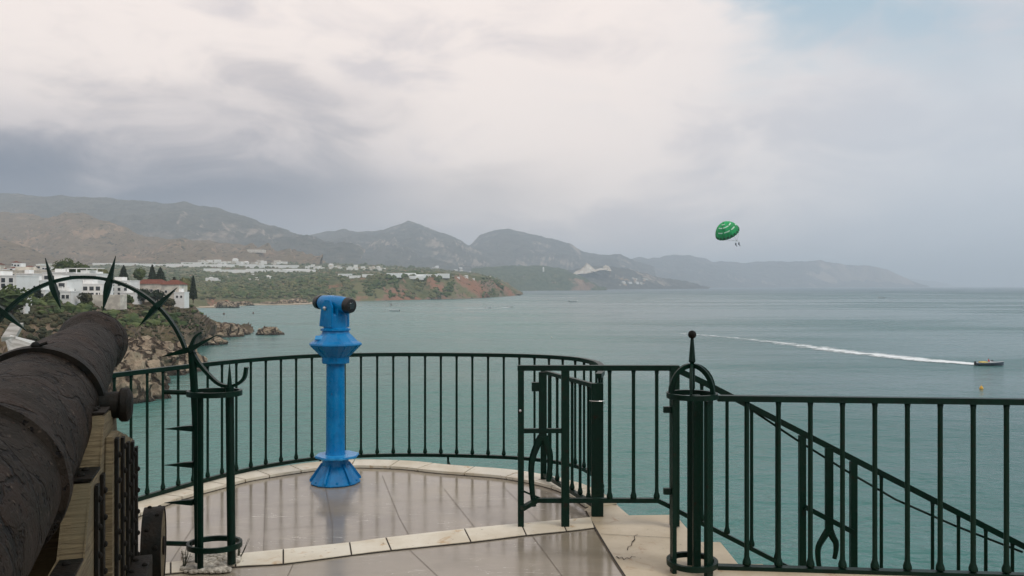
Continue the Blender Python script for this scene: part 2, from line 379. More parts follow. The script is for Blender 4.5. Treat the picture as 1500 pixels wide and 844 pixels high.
# ------------------------------------------------------------------ SEA
def sea_mat():
    m = bpy.data.materials.new('sea_water'); m.use_nodes = True; t = NT(m.node_tree)
    b = t.n['Principled BSDF']; v = t.pos()
    big = t.noise(t.mapping(v, (0.0012, 0.0035, 1), (0, 0, R(8))), 1.0, 4, 0.55, 0.4)
    sep = t.new('ShaderNodeSeparateXYZ'); t.put(sep.inputs[0], v)
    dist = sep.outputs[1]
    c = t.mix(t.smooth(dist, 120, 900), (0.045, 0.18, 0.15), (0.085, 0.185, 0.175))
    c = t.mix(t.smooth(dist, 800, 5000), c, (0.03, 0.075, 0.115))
    shore = t.math('MULTIPLY', t.smooth(sep.outputs[0], 60, -160), t.smooth(dist, 1500, 500))
    c = t.mix(t.math('MULTIPLY', shore, 0.6), c, (0.09, 0.215, 0.19))
    c = t.mix(t.math('MULTIPLY', t.smooth(big, 0.42, 0.6), 0.35), c, (0.10, 0.20, 0.19))
    c = t.mix(t.math('MULTIPLY', t.smooth(sep.outputs[0], -10, 90), 0.55), c, (0.03, 0.085, 0.095))
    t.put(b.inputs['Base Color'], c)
    slick = t.noise(t.mapping(v, (0.0025, 0.009, 1), (0, 0, R(6))), 1.0, 5, 0.6, 0.8)
    t.put(b.inputs['Roughness'], t.math('ADD', t.smooth(dist, 100, 3000, 0.13, 0.30), t.smooth(slick, 0.42, 0.6, 0.0, 0.14))); b.inputs['IOR'].default_value = 1.333; b.inputs['Specular IOR Level'].default_value = 0.36
    w1 = t.noise(t.mapping(v, (0.75, 0.9, 1), (0, 0, R(14))), 1.0, 4, 0.6, 0.5)
    w2 = t.noise(t.mapping(v, (0.11, 0.15, 1), (0, 0, R(-10))), 1.0, 3, 0.5, 0.4)
    w3 = t.noise(t.mapping(v, (0.012, 0.03, 1), (0, 0, R(12))), 1.0, 3, 0.5)
    h = t.math('ADD', t.math('MULTIPLY', w1, 0.42), t.math('ADD', t.math('MULTIPLY', w2, 1.5), t.math('MULTIPLY', w3, 2.5)))
    bn = t.new('ShaderNodeBump'); t.put(bn.inputs['Strength'], t.smooth(slick, 0.36, 0.58, 0.45, 0.95)); bn.inputs['Distance'].default_value = 1.0
    t.put(bn.inputs['Height'], h); t.l.new(bn.outputs[0], b.inputs['Normal'])
    return m
M_sea = sea_mat()
bm = B()
xs = [-40000, -10000, -3000, -800, 0, 800, 3000, 10000, 40000]; ys = [-3000, 0, 200, 600, 1500, 4000, 10000, 40000]
g = [[bm.verts.new((x, y, SEA)) for x in xs] for y in ys]
for j in range(len(ys)-1):
    for i in range(len(xs)-1): bm.faces.new((g[j][i], g[j][i+1], g[j+1][i+1], g[j+1][i]))
tag(obj('sea', bm, M_sea), kind='structure')

# ------------------------------------------------------------------ LAND
def interp(tab, x):
    if x <= tab[0][0]: return tab[0][1:]
    for a, b in zip(tab, tab[1:]):
        if x <= b[0]:
            t = (x-a[0])/(b[0]-a[0]); return [lerp(p, q, t) for p, q in zip(a[1:], b[1:])]
    return tab[-1][1:]
BVH = {}
def land(name, rows, m, nu, nvs, amp, nsc, seed=0.0, ridged=True, back=0.15, stretch=1.0, foot=0.0):
    """rows from the shore to the crest; every row is a line over the ground given by direction, elevation and true distance"""
    x0 = rows[0][0][0]; x1 = rows[0][-1][0]; bm = B(); grid = []
    cols = []
    for i in range(nu+1):
        px = lerp(x0, x1, i/nu)
        cols.append([P(px, *interp(r, px)) for r in rows])
    if back:
        for c in cols:
            k = c[-1]; d = Vector((k.x, k.y, 0))*(1+back); c.append(Vector((d.x, d.y, min(k.z, lerp(SEA, k.z, 0.45)))))
        nvs = list(nvs)+[8]
    V = []
    amps = []
    for ri in range(len(nvs)):
        for j in range(nvs[ri]): V.append((ri, j/nvs[ri]))
    V.append((len(nvs)-1, 1.0))
    nr = len(rows)
    for ri, tt in V:
        row = []
        a0 = amp[min(ri, len(amp)-1)]; a1 = amp[min(ri+1, len(amp)-1)]
        A = lerp(a0, a1, tt)
        for c in cols:
            p = c[ri].lerp(c[ri+1], tt)
            q = Vector((p.x/nsc+seed, p.y/nsc*stretch, seed*0.7))
            if ridged: h = noise.ridged_multi_fractal(q, 0.9, 2.1, 6, 1.0, 2.0)*0.55-0.65
            else: h = noise.fractal(q, 0.85, 2.1, 6)
            h2 = noise.noise(Vector((p.x/nsc*1.7+9, p.y/nsc*1.7, seed+p.z/nsc)))
            h += 0.30*noise.fractal(Vector((p.x/nsc*7, p.y/nsc*7, seed)), 0.8, 2.1, 4)
            w = Vector((p.x+A*0.9*h2, p.y+A*1.2*h, p.z+A*h))
            if ri == 0 and tt == 0: w.z = SEA-foot-1.0
            row.append(bm.verts.new(w))
        grid.append(row)
    for a, b in zip(grid, grid[1:]):
        for i in range(nu): bm.faces.new((a[i], a[i+1], b[i+1], b[i]))
    bm.normal_update()
    if sum(f.normal.z for f in bm.faces) < 0: bmesh.ops.reverse_faces(bm, faces=bm.faces)
    BVH[name] = BVHTree.FromBMesh(bm)
    me = bpy.data.meshes.new(name); bm.to_mesh(me); bm.free()
    me.polygons.foreach_set('use_smooth', [True]*len(me.polygons))
    return tag(link(name, me, m), kind='structure')
def sea_row(pts): return [(x, y, (EYE-SEA)*F/(y-HY)) for x, y in pts]
def dirpt(px, py, which, near=10):
    d = Vector(((px-HX)/F, 1, -(py-HY)/F)).normalized()
    h = BVH[which].ray_cast(Vector((0, 0, EYE)), d)
    return h[0]

# far headland, mountains, hills
def shore(pts): return [(x, HY+(EYE-SEA)*F/D, D) for x, D in pts]
land('far_headland', [
    shore([(850, 8400), (1000, 10000), (1200, 12000), (1352, 13200)]),
    [(850, 408, 9600), (1000, 408, 10800), (1200, 410, 12400), (1300, 416, 13280), (1352, 421.6, 13600)],
    [(850, 384, 11200), (920, 378, 11600), (960, 379, 12000), (990, 374, 12400), (1015, 375, 12400), (1050, 381, 12800), (1100, 384, 12800), (1160, 382, 12800), (1205, 383, 12960), (1240, 389, 13120), (1275, 390, 13200), (1300, 396, 13360), (1325, 408, 13520), (1352, 421, 13760)]],
    M_mount, 420, [30, 36], [10, 230, 60], 1500, 3.1)
land('farthest_cape', [
    shore([(1300, 21000), (1400, 22000)]),
    [(1300, 405, 22500), (1345, 409, 23000), (1385, 414, 23500), (1400, 420, 24000)]], M_mount, 60, [14], [5, 60], 1500, 6.3)
land('middle_mountain', [
    [(640, 428, 5200), (760, 427, 5200), (900, 424, 6500), (960, 422.5, 8000)],
    [(640, 395, 7000), (760, 392, 7000), (900, 402, 7600), (960, 410, 8500)],
    [(640, 375, 8600), (690, 357, 8700), (705, 345, 8800), (725, 338, 8800), (745, 337, 8800), (775, 343, 8800), (800, 351, 8800), (835, 357, 8800), (855, 368, 8900), (885, 374, 9000), (905, 374, 9000), (930, 382, 9200), (960, 392, 9300)]],
    M_mount, 420, [26, 44], [10, 190, 42], 1000, 1.2)
land('cloud_mountain', [
    [(-500, 395, 4620), (0, 392, 4620), (420, 390, 4620), (520, 392, 4620)],
    [(-500, 340, 5040), (0, 335, 5040), (250, 330, 5040), (420, 355, 5040), (520, 372, 5040)],
    [(-500, 270, 5880), (-100, 275, 5880), (60, 284, 5880), (150, 290, 5880), (200, 293, 5880), (270, 297, 5880), (320, 307, 5796), (360, 320, 5796), (400, 334, 5796), (440, 349, 5796), (520, 370, 5796)]],
    M_mount, 420, [20, 56], [10, 170, 42], 900, 4.4)
land('peaked_mountain', [
    [(380, 400, 5000), (560, 400, 5000), (700, 405, 5200), (830, 426, 5400)],
    [(380, 370, 6300), (560, 365, 6300), (700, 380, 6400), (760, 400, 6400), (830, 424, 6400)],
    [(380, 358, 8000), (440, 348, 7900), (480, 340, 7800), (505, 335, 7800), (530, 337, 7800), (565, 334, 7800), (585, 327, 7800), (600, 322, 7800), (615, 327, 7800), (640, 339, 7800), (665, 348, 7700), (700, 366, 7500), (740, 384, 7300), (780, 400, 7200), (830, 422, 7000)]],
    M_mount, 460, [26, 56], [10, 190, 36], 900, 2.0)
land('quarry_hill', [
    shore([(790, 5000), (870, 5400), (930, 5800), (985, 6300), (1040, 6900)]),
    [(790, 412, 5400), (870, 405, 5800), (930, 408, 6100), (985, 416, 6600), (1040, 422, 7000)],
    [(790, 402, 5900), (830, 397, 6000), (860, 391, 6200), (890, 390, 6300), (930, 397, 6400), (985, 408, 6700), (1040, 421, 7100)]],
    M_mount, 200, [24, 20], [5, 60, 24], 400, 7.7)
land('wooded_cliff', [
    shore([(690, 3000), (730, 3600), (790, 4100), (850, 4300), (885, 4400)]),
    [(690, 412, 3900), (730, 409, 4160), (790, 409, 4290), (850, 411, 4355), (885, 426, 4485)],
    [(690, 395, 4420), (710, 391, 4550), (760, 390, 4680), (800, 390, 4680), (820, 392, 4680), (840, 400, 4680), (860, 411, 4680), (885, 425, 4680)]],
    M_greenhill, 200, [20, 20], [3, 50, 16], 260, 5.1)
land('dry_hills', [
    [(-500, 410, 2664), (0, 400, 2664), (300, 394, 2664), (470, 392, 2812)],
    [(-500, 370, 3182), (0, 365, 3182), (100, 360, 3182), (300, 375, 3108), (470, 388, 3182)],
    [(-500, 330, 3848), (-120, 318, 3848), (0, 312, 3848), (40, 314, 3848), (70, 318, 3774), (100, 311, 3700), (125, 313, 3700), (150, 322, 3700), (180, 338, 3626), (210, 346, 3626), (250, 350, 3626), (300, 355, 3626), (350, 359, 3626), (400, 367, 3626), (440, 378, 3626), (470, 384, 3626)]],
    M_tanhill, 460, [30, 64], [6, 120, 30], 480, 3.7)
land('low_dry_hill', [
    [(-500, 405, 2320), (0, 398, 2320), (130, 396, 2400)],
    [(-500, 350, 2640), (0, 349, 2640), (30, 358, 2640), (60, 371, 2600), (90, 380, 2560), (130, 392, 2560)]],
    M_tanhill, 90, [24], [6, 14], 240, 8.7)
land('coast_plain', [
    sea_row([(-100, 452), (200, 452), (305, 450), (330, 447), (375, 445.5), (440, 444), (500, 441.5), (560, 440.5), (640, 438.5), (700, 437), (740, 434.5), (764, 432.6)]),
    [(-100, 446, 900), (200, 446, 900), (305, 443, 960), (375, 440, 1085), (440, 440, 1160), (500, 437, 1275), (540, 435, 1318), (560, 434, 1335), (640, 433, 1465), (670, 432, 1525), (700, 432, 1600), (740, 432, 1850), (764, 432.4, 2080)],
    [(-100, 430, 1200), (200, 430, 1200), (305, 428, 1250), (375, 425, 1350), (440, 420, 1340), (500, 411, 1390), (560, 406, 1410), (640, 404.5, 1550), (670, 404.5, 1610), (700, 407.5, 1690), (725, 414, 1860), (745, 423, 1980), (764, 432, 2100)],
    [(-100, 405, 2000), (200, 404, 2000), (305, 402, 2000), (440, 401, 2000), (560, 402, 2000), (640, 402.5, 2050), (700, 405.5, 2100), (725, 412, 2150), (745, 421, 2150), (764, 431, 2200)],
    [(-100, 392, 3300), (0, 388, 3300), (200, 380, 3300), (305, 379, 3300), (440, 384, 3300), (560, 389, 3200), (640, 395, 3000), (700, 401, 2800), (725, 408, 2700), (745, 418, 2600), (764, 430, 2500)]],
    M_valley, 420, [8, 26, 26, 22], [1.0, 14, 14, 5, 14], 110, 2.9)
# near headland with the town on it
land('headland', [
    [(-900, 1100, 35), (-300, 700, 100), (0, 610, 140), (100, 590, 165), (150, 575, 182), (200, 552, 213), (255, 540, 235), (272, 520, 282), (300, 500, 350), (330, 492, 388), (366, 488.5, 410)],
    [(-900, 900, 45), (-300, 580, 120), (0, 540, 160), (100, 530, 185), (150, 520, 205), (200, 505, 235), (255, 500, 262), (280, 490, 300), (310, 482, 362), (335, 482, 395), (366, 487, 415)],
    [(-900, 560, 70), (-300, 500, 150), (0, 490, 190), (60, 480, 205), (100, 476, 225), (150, 476, 250), (200, 474, 270), (255, 472, 300), (280, 470, 330), (300, 474, 368), (335, 480, 400), (366, 487, 418)],
    [(-900, 450, 120), (-300, 445, 190), (0, 450, 220), (40, 446, 235), (100, 445, 270), (200, 446, 320), (262, 446, 350), (284, 450, 370), (297, 465, 385), (335, 478, 408), (366, 487, 420)],
    [(-900, 420, 250), (-300, 428, 280), (0, 437, 300), (100, 436, 330), (200, 437, 390), (262, 441, 420), (284, 446, 430), (297, 463, 425), (335, 480, 418), (366, 488, 425)],
    [(-900, 425, 450), (0, 429, 620), (200, 430, 620), (262, 440, 540), (284, 476, 480), (297, 480, 470), (366, 482, 460)]],
    M_near, 460, [24, 34, 34, 16, 8], [2.5, 8.0, 8.0, 2.6, 0.4], 26, 5.9, back=0)

# pale beach strip in the bay
bm = B()
pts = [(300, 451.2), (320, 449), (345, 447), (380, 446.5), (415, 446.2), (450, 444.5), (475, 443)]
ctr = [G(x, y, SEA) for x, y in pts]
def ribbon(bm, ctr, widths, z):
    ctr = [Vector((c.x, c.y, 0)) for c in ctr]; L = []; Rr = []
    for i, c in enumerate(ctr):
        t = (ctr[min(i+1, len(ctr)-1)]-ctr[max(i-1, 0)]).normalized(); n = Vector((-t.y, t.x, 0))
        w = widths(i/(len(ctr)-1))
        L.append(bm.verts.new((c.x+n.x*w/2, c.y+n.y*w/2, z))); Rr.append(bm.verts.new((c.x-n.x*w/2, c.y-n.y*w/2, z)))
    for i in range(len(ctr)-1): bm.faces.new((L[i], L[i+1], Rr[i+1], Rr[i]))
    return bm
M_sand = mat('pale_sand', (0.5, 0.42, 0.32), 0.9, 0, 0.1, (0.36, 0.28, 0.2), 0.05, coords='pos')
sp = spline(ctr, 6); bm = B(); ribbon(bm, sp, lambda t: 55*math.sin(PI*min(1, max(0.05, t)))+12, SEA+0.9)
r = bmesh.ops.extrude_face_region(bm, geom=bm.faces[:]); bmesh.ops.translate(bm, verts=[v for v in r['geom'] if isinstance(v, bmesh.types.BMVert)], vec=(0, 0, -2))
tag(obj('beach', bm, M_sand), kind='structure')
# bright quarry scarps
def scarp(pts, D, label):
    bm = B(); top = []; bot = []
    for i, (x, yt, yb) in enumerate(pts):
        top.append(P(x, yt, D+40)); bot.append(P(x, yb, D-30))
    n = len(pts); rows = []
    for k in range(5):
        rows.append([bm.verts.new(bot[i].lerp(top[i], k/4)+Vector((random.uniform(-4, 4), random.uniform(-14, 14), 0))) for i in range(n)])
    rows.append([bm.verts.new(top[i]+Vector((0, 90, -30))) for i in range(n)])
    for a, b in zip(rows, rows[1:]):
        for i in range(n-1): bm.faces.new((a[i], a[i+1], b[i+1], b[i]))
    tag(obj('quarry_scarp', bm, M_scarp), label, 'cliff face')
scarp([(839, 401, 402), (845, 397, 402), (851, 395, 401), (855, 391, 401), (860, 385, 401), (864, 388, 400), (868, 392, 399), (872, 395, 398), (880, 393, 396), (890, 393.5, 395)], 5780, 'pale pointed quarry face on the hazy slope beyond the bay')
scarp([(884, 391, 396), (888, 388, 397), (892, 391, 397), (896, 396, 397.5)], 5860, 'small pale bare scar right of the pointed quarry face')

# ------------------------------------------------------------------ rocks by the water
def rock(name, c, size, label, seed, group=None, sub=5, rot=0.0, crag=0.42):
    bm = B(); bmesh.ops.create_icosphere(bm, subdivisions=sub, radius=1)
    for v in bm.verts:
        p = v.co.copy()
        q = p*1.3+Vector((seed, seed*1.3, 0))
        k = 1+crag*(noise.ridged_multi_fractal(q, 0.8, 2.2, 6, 1, 2)*0.5-0.6)
        dd, _ = noise.voronoi(Vector((p.x*1.9, p.y*1.9, p.z*1.1))+Vector((seed, 0, seed)))
        k += 0.30*min(0.5, dd[1]-dd[0])-0.12
        dd, _ = noise.voronoi(p*5.2+Vector((0, seed, seed)))
        k += 0.10*min(0.5, dd[1]-dd[0])+0.05*noise.noise(p*14)
        v.co = Vector((p.x*k*size[0], p.y*k*size[1], (p.z*k if p.z > 0 else p.z*0.5*k)*size[2]))
        v.co.rotate(Matrix.Rotation(rot, 3, 'Z'))
    o = obj(name, bm, M_rock); o.location = c
    return tag(o, label, 'rock', group)
def at_sea(px, py): return G(px, py, SEA)
rs = [((392, 491), (6.4, 5.0, 4.4), 'lone brown rock standing in the sea off the headland point', 1.0),
      ((338, 491), (7.5, 7, 4.0), 'dark low rock at the very tip of the headland', 2.2),
      ((352, 488.5), (3.6, 4, 3.0), 'small dark boulder trailing off the tip of the headland', 3.7),
      ((318, 494), (11, 9, 7), 'large brown rock under the end of the headland cliff', 4.4),
      ((292, 506), (9, 7, 5), 'brown sloping rock between the cliff foot and the cove', 5.9),
      ((242, 505), (13, 9, 7.5), 'flat topped tan rock behind the big shore outcrop', 6.3),
      ((200, 551), (11.5, 9, 10.0), 'tall split tan outcrop right of the cannon muzzle', 7.5),
      ((232, 545), (11, 8, 8.0), 'rounded tan outcrop leaning on the tall split one', 8.8),
      ((258, 541), (6, 6, 6), 'low tan boulder at the seaward end of the outcrop', 9.6),
      ((176, 565), (9, 8, 9), 'shadowy brown outcrop just behind the cannon muzzle', 10.6),
      ((150, 590), (10, 9, 12), 'brown shore rock hidden mostly by the cannon barrel', 11.9)]
for (px, py), s, lab, sd in rs:
    rock('shore_rock', at_sea(px, py)+Vector((0, s[1]*0.6, -0.5)), s, lab, sd)
for i, (px, py) in enumerate([(330, 446), (352, 443), (378, 440), (395, 441), (415, 441), (432, 440), (470, 438)]):
    p = at_sea(px, py+5); rock('shore_rock', p+Vector((0, 6, 0)), (14+4*math.sin(i*3), 8, 5+2*math.cos(i*5)), ORD[i]+' of the pale low rocks along the far bay shore counted from the left', 20+i, 'pale rocks along the far bay shore', 4)

# ------------------------------------------------------------------ plants
def crown_mesh(name, h, r, shape, n, m, leaf, seed=0):
    rnd = random.Random(seed); bm = B()
    lobes = [(Vector((rnd.uniform(-.5, .5)*r, rnd.uniform(-.5, .5)*r, rnd.uniform(.45, .85)*h)), rnd.uniform(.4, .65)*r) for _ in range(7)]
    for _ in range(n):
        if shape == 'cone':
            z = rnd.random()**1.1; rr = r*(1-z)**0.75*(0.75+0.35*rnd.random())*(0.25 if z < 0.04 else 1)
            a = rnd.uniform(0, 2*PI); p = Vector((math.cos(a)*rr, math.sin(a)*rr, h*(0.04+0.96*z)))
        else:
            c, lr = rnd.choice(lobes); d = Vector((rnd.gauss(0, 1), rnd.gauss(0, 1), rnd.gauss(0, 1))).normalized()
            p = c+d*lr*rnd.uniform(0.7, 1.1)*Vector((1, 1, .8)).length/1.62
            p.z = max(p.z, 0.15*h)
        s = leaf*rnd.uniform(0.6, 1.4)
        u = Vector((rnd.gauss(0, 1), rnd.gauss(0, 1), rnd.gauss(0, 1))).normalized(); v = u.orthogonal().normalized()
        q = [p+u*s, p+v*s*0.8, p-u*s, p-v*s*0.8]
        bm.faces.new([bm.verts.new(x) for x in q])
    # inner body so the crown is dense, with an uneven outline
    b2 = bmesh.ops.create_icosphere(bm, subdivisions=3, radius=1)['verts']
    for v in b2:
        p = v.co.copy(); k = 0.72+0.45*noise.noise(p*2.4+Vector((seed, 0, 0)))
        if shape == 'cone':
            z = (p.z+1)/2; w = (1-z)**0.75*1.25
            v.co = Vector((p.x*r*w*k*0.9, p.y*r*w*k*0.9, h*(0.05+0.9*z)))
        else: v.co = Vector((p.x*r*k*1.05, p.y*r*k*1.05, h*0.6+p.z*h*0.42*k))
    me = bpy.data.meshes.new(name); bm.to_mesh(me); bm.free(); me.materials.append(m)
    return me
def tree(name, loc, h, r, shape, label, cat, m, group=None, leaf=0.35, n=600, seed=0):
    t = empty(name, loc, label, cat, group)
    link('crown', crown_mesh('crown', h, r, shape, n, m, leaf, seed), None, t)
    bm = B(); sweep(bm, [(0, 0, -1.5), (0.05*r, 0, h*0.25), (0, 0.04*r, h*0.55)], 0.16*r+0.15, n=7, taper=lambda t: 1-0.6*t)
    obj('trunk', bm, M_trunk, t)
    return t
def on_head(px, D):
    """ground point of the headland at direction px and distance D"""
    x = (px-HX)/F*D; h = BVH['headland'].ray_cast(Vector((x, D, 200)), Vector((0, 0, -1)))
    return h[0] if h[0] else Vector((x, D, -6))
def tree_px(px, ytop, ybot, D, wpx, shape, label, m, name='tree', cat='tree', leaf=0.35, n=600, seed=0):
    b = P(px, ybot, D); h = (ybot-ytop)/F*D
    return tree(name, b, h, wpx/2/F*D, shape, label, cat, m, None, leaf, n, seed)
tree_px(181, 389, 425, 420, 21, 'cone', 'dark broad cypress standing alone behind the white flat roof', L_dark, 'cypress_tree', n=900, seed=1)
tree_px(223, 388, 420, 430, 15, 'cone', 'tallest dark cypress behind the red tiled roof', L_dark, 'cypress_tree', n=900, seed=2)
tree_px(235, 392, 420, 432, 20, 'cone', 'dark broad cypress right of the tallest one behind the red roof', L_dark, 'cypress_tree', n=900, seed=3)
tree_px(283, 404, 440, 390, 11, 'cone', 'narrow dark cypress at the outer end of the cliff top', L_dark, 'cypress_tree', n=700, seed=4)
tree_px(255, 406, 420, 430, 10, 'cone', 'small dark cypress above the right end of the red roof', L_dark, 'cypress_tree', n=500, seed=5)
tree_px(272, 405, 445, 400, 26, 'round', 'grey green bushy tree before the outermost cypress', L_dry, n=900, seed=6)
tree_px(95, 380, 410, 420, 34, 'round', 'big green tree rising behind the white terraces', L_mid, n=1200, seed=7)
tree_px(122, 387, 408, 430, 28, 'round', 'lower green tree beside the big one behind the white terraces', L_mid, n=900, seed=8)
tree_px(150, 394, 418, 430, 26, 'round', 'dull green tree between the terraces and the lone cypress', L_dry, n=900, seed=9)
tree_px(204, 392, 416, 470, 18, 'round', 'green tree in the gap between the cypresses', L_mid, n=700, seed=10)
tree_px(15, 424, 462, 210, 50, 'round', 'green leafy tree below the white houses at the left edge', L_mid, n=1500, seed=11)
tree_px(210, 426, 442, 330, 30, 'round', 'dark shrub before the wall of the red roofed house', L_dark, 'shrub', 'shrub', n=700, seed=12)
tree_px(230, 428, 444, 335, 22, 'round', 'dark shrub beside the pale end wall of the red roofed house', L_dark, 'shrub', 'shrub', n=700, seed=13)
tree_px(108, 417, 440, 280, 7, 'cone', 'thin dark tree before the white terraced house', L_dark, n=400, seed=14, leaf=0.2)

def scatter(name, region, which, count, size, m, seed, kind_label=None, keep=None):
    rnd = random.Random(seed); bm = B(); n = 0; tries = 0
    base = []
    tmp = B(); bmesh.ops.create_icosphere(tmp, subdivisions=1, radius=1)
    tv = [v.co.copy() for v in tmp.verts]; tf = [[v.index for v in f.verts] for f in tmp.faces]; tmp.free()
    while n < count and tries < count*6:
        tries += 1
        px = rnd.uniform(region[0], region[2]); py = rnd.uniform(region[1], region[3])
        p = dirpt(px, py, which)
        if p is None or p.z < SEA+3: continue
        k = noise.noise(Vector((p.x/60, p.y/60, seed)))
        if k < rnd.uniform(-0.5, 0.25): continue
        if keep and not keep(px, py): continue
        s = rnd.uniform(*size)*(1+0.6*k); n += 1
        sx, sy, sz = s*rnd.uniform(.8, 1.5), s*rnd.uniform(.8, 1.3), s*rnd.uniform(.5, .95)
        q = Vector((rnd.random()*50, 0, 0)); vs = []
        for c in tv:
            d = 1+0.7*noise.noise(c*1.6+q)
            vs.append(bm.verts.new((p.x+c.x*sx*d, p.y+c.y*sy*d, p.z+c.z*sz*d+sz*0.3)))
        for f in tf: bm.faces.new([vs[i] for i in f])
    me = bpy.data.meshes.new(name); bm.to_mesh(me); bm.free(); me.materials.append(m)
    return tag(bpy_link(name, me), kind_label, 'scrub', None, 'stuff')
def bpy_link(name, me):
    o = bpy.data.objects.new(name, me); COL.objects.link(o); return o
scatter('scrub', (0, 440, 300, 500), 'headland', 650, (0.3, 0.85), L_olive, 3, 'low dull green scrub over the near headland slope')
scatter('scrub', (0, 440, 300, 480), 'headland', 130, (0.7, 1.6), L_mid, 4, 'greener bushes dotted over the near headland slope')
notcliff = lambda x, y: not (x > 480 and y > 408 and noise.noise(Vector((x*.06, y*.04, 2))) < -0.02) and not (x > 665 and x < 705)
scatter('hillside_bushes', (100, 380, 735, 438), 'coast_plain', 3200, (1.8, 4.2), L_dry, 5, 'olive bushes and low trees covering the far bay slope', keep=notcliff)
scatter('hillside_bushes', (100, 380, 735, 436), 'coast_plain', 1700, (2.2, 5.2), L_mid, 6, 'dark green bushes and trees covering the far bay slope', keep=notcliff)

# ------------------------------------------------------------------ buildings on the headland
def windows(par, x0, x1, z0, z1, y, nx, nz, w, h, m=M_pane):
    for k in range(nz):
        for i in range(nx):
            cx = lerp(x0, x1, (i+0.5)/nx); cz = lerp(z0, z1, (k+0.5)/nz)
            bm = B(); box(bm, (cx-w/2-0.12, y-0.10, cz-h/2-0.12), (cx+w/2+0.12, y+0.05, cz+h/2+0.12))
            f = obj('window', bm, M_white if m is M_pane else m, par)
            bm = B(); box(bm, (cx-w/2, y-0.13, cz-h/2), (cx+w/2, y-0.06, cz+h/2)); obj('pane', bm, m, f)
def house(px0, px1, yt, yb, D, depth, m, label, win=None, roof=None, parapet=True, rz=0.0, group=None, name='white_house', sink=3.0, terrace=None):
    a = P(px0, yb, D); b = P(px1, yt, D); w = b.x-a.x; h = b.z-a.z
    t = empty(name, ((a.x+b.x)/2, D, a.z), label, 'house', group, rz)
    bm = B(); box(bm, (-w/2, 0, -sink), (w/2, depth, h)); obj('wall', bm, m, t)
    if roof == 'tile':
        bm = B(); rh = min(2.4, depth*0.22); e = 0.5
        pr = [(-e, h+0.003), (depth+e, h+0.003), (depth/2, h+rh)]
        A = [bm.verts.new((-w/2-e, y, z)) for y, z in pr]; C = [bm.verts.new((w/2+e, y, z)) for y, z in pr]
        A[2].co.x += depth*.3; C[2].co.x -= depth*.3
        bm.faces.new(A); bm.faces.new(C[::-1])
        for i in range(3): bm.faces.new((A[i], A[(i+1) % 3], C[(i+1) % 3], C[i]))
        obj('roof', bm, M_rooftile, t)
    elif parapet:
        bm = B(); box(bm, (-w/2-0.12, -0.12, h+0.003), (w/2+0.12, depth+0.12, h+0.35)); obj('roof', bm, m, t)
        bm = B(); box(bm, (-w*0.18, depth*.3, h+0.353), (w*0.1, depth*.8, h+1.7)); obj('roof_hut', bm, m, t)
    if terrace:
        bm = B(); box(bm, (-w/2, -2.6, terrace-0.3), (w/2, -0.003, terrace)); s = obj('terrace_slab', bm, m, t)
        for i in range(5):
            x = lerp(-w/2+0.2, w/2-0.2, i/4); bm = B(); box(bm, (x-.12, -2.5, terrace+0.002), (x+.12, -2.26, terrace+1.0)); obj('terrace_post', bm, m, t)
        bm = B(); box(bm, (-w/2, -2.52, terrace+1.003), (w/2, -2.24, terrace+1.12)); obj('terrace_rail', bm, m, t)
    if win:
        nx, nz, ww, wh = win; windows(t, -w/2+0.4, w/2-0.4, 0.4, h-0.3, 0, nx, nz, ww, wh)
    return t
house(-60, 24, 405, 441, 250, 12, M_white, 'bluish white apartment block cut by the left edge of the photo', (7, 4, 1.2, 1.3))
house(17, 62, 412, 441, 262, 10, M_white, 'white house with wide dark windows under the left spike', (3, 2, 2.0, 1.5), rz=R(6))
house(60, 98, 411, 436, 275, 10, M_white, 'white house between the two tall spikes with a recessed terrace', (3, 2, 2.0, 1.4), terrace=2.6)
house(-10, 70, 397, 412, 330, 10, M_cream, 'cream upper row of houses behind the bluish white block', (7, 1, 1.4, 1.4))
house(96, 142, 402, 424, 315, 12, M_white, 'long white hotel with a flat roof canopy behind the hoop', (8, 3, 1.4, 1.3))
house(62, 100, 400, 414, 320, 10, M_white, 'white flat roofed wing left of the long hotel', (4, 1, 1.5, 1.5))
house(100, 150, 417, 438, 290, 8, M_white, 'white low house with two big dark windows below the hotel', (5, 2, 1.5, 1.4), terrace=1.2)
house(150, 190, 412, 436, 330, 9, M_white, 'white block with a plain wall left of the red tiled roof', (4, 3, 1.1, 1.2))
house(120, 176, 432, 441, 285, 5, M_cream, 'long low cream terrace wall above the cliff', None, parapet=False, name='terrace_house')
house(196, 238, 416, 436, 345, 9, M_cream, 'long house with a red tiled roof on the cliff top', (4, 1, 1.0, 1.1), roof='tile')
house(236, 262, 417, 438, 342, 9, M_cream, 'pale end wing of the red roofed house with one small window', (2, 1, 0.9, 1.0), roof='tile')
house(255, 270, 429, 441, 338, 5, M_white, 'small white annexe below the pale end wing', (2, 1, 0.8, 0.9))
for (a_, b_, yt_, yb_, D_, lab, w_) in ((46, 66, 426, 442, 262, 'white terrace house with arches below the left end of the town', (3, 1, 1.2, 1.6)), (88, 104, 428, 442, 272, 'small white cubic house stepping down towards the cliff edge', (2, 1, 1.0, 1.2)),
        (176, 198, 430, 443, 325, 'low white house under the plain walled block', (3, 1, 1.0, 1.1)), (132, 150, 404, 418, 345, 'white house just behind the right end of the long hotel', (3, 1, 1.1, 1.2)), (24, 48, 402, 413, 300, 'bright white two storey house behind the left spike', (4, 1, 1.2, 1.2))):
    house(a_, b_, yt_, yb_, D_, 6, M_white, lab, w_)
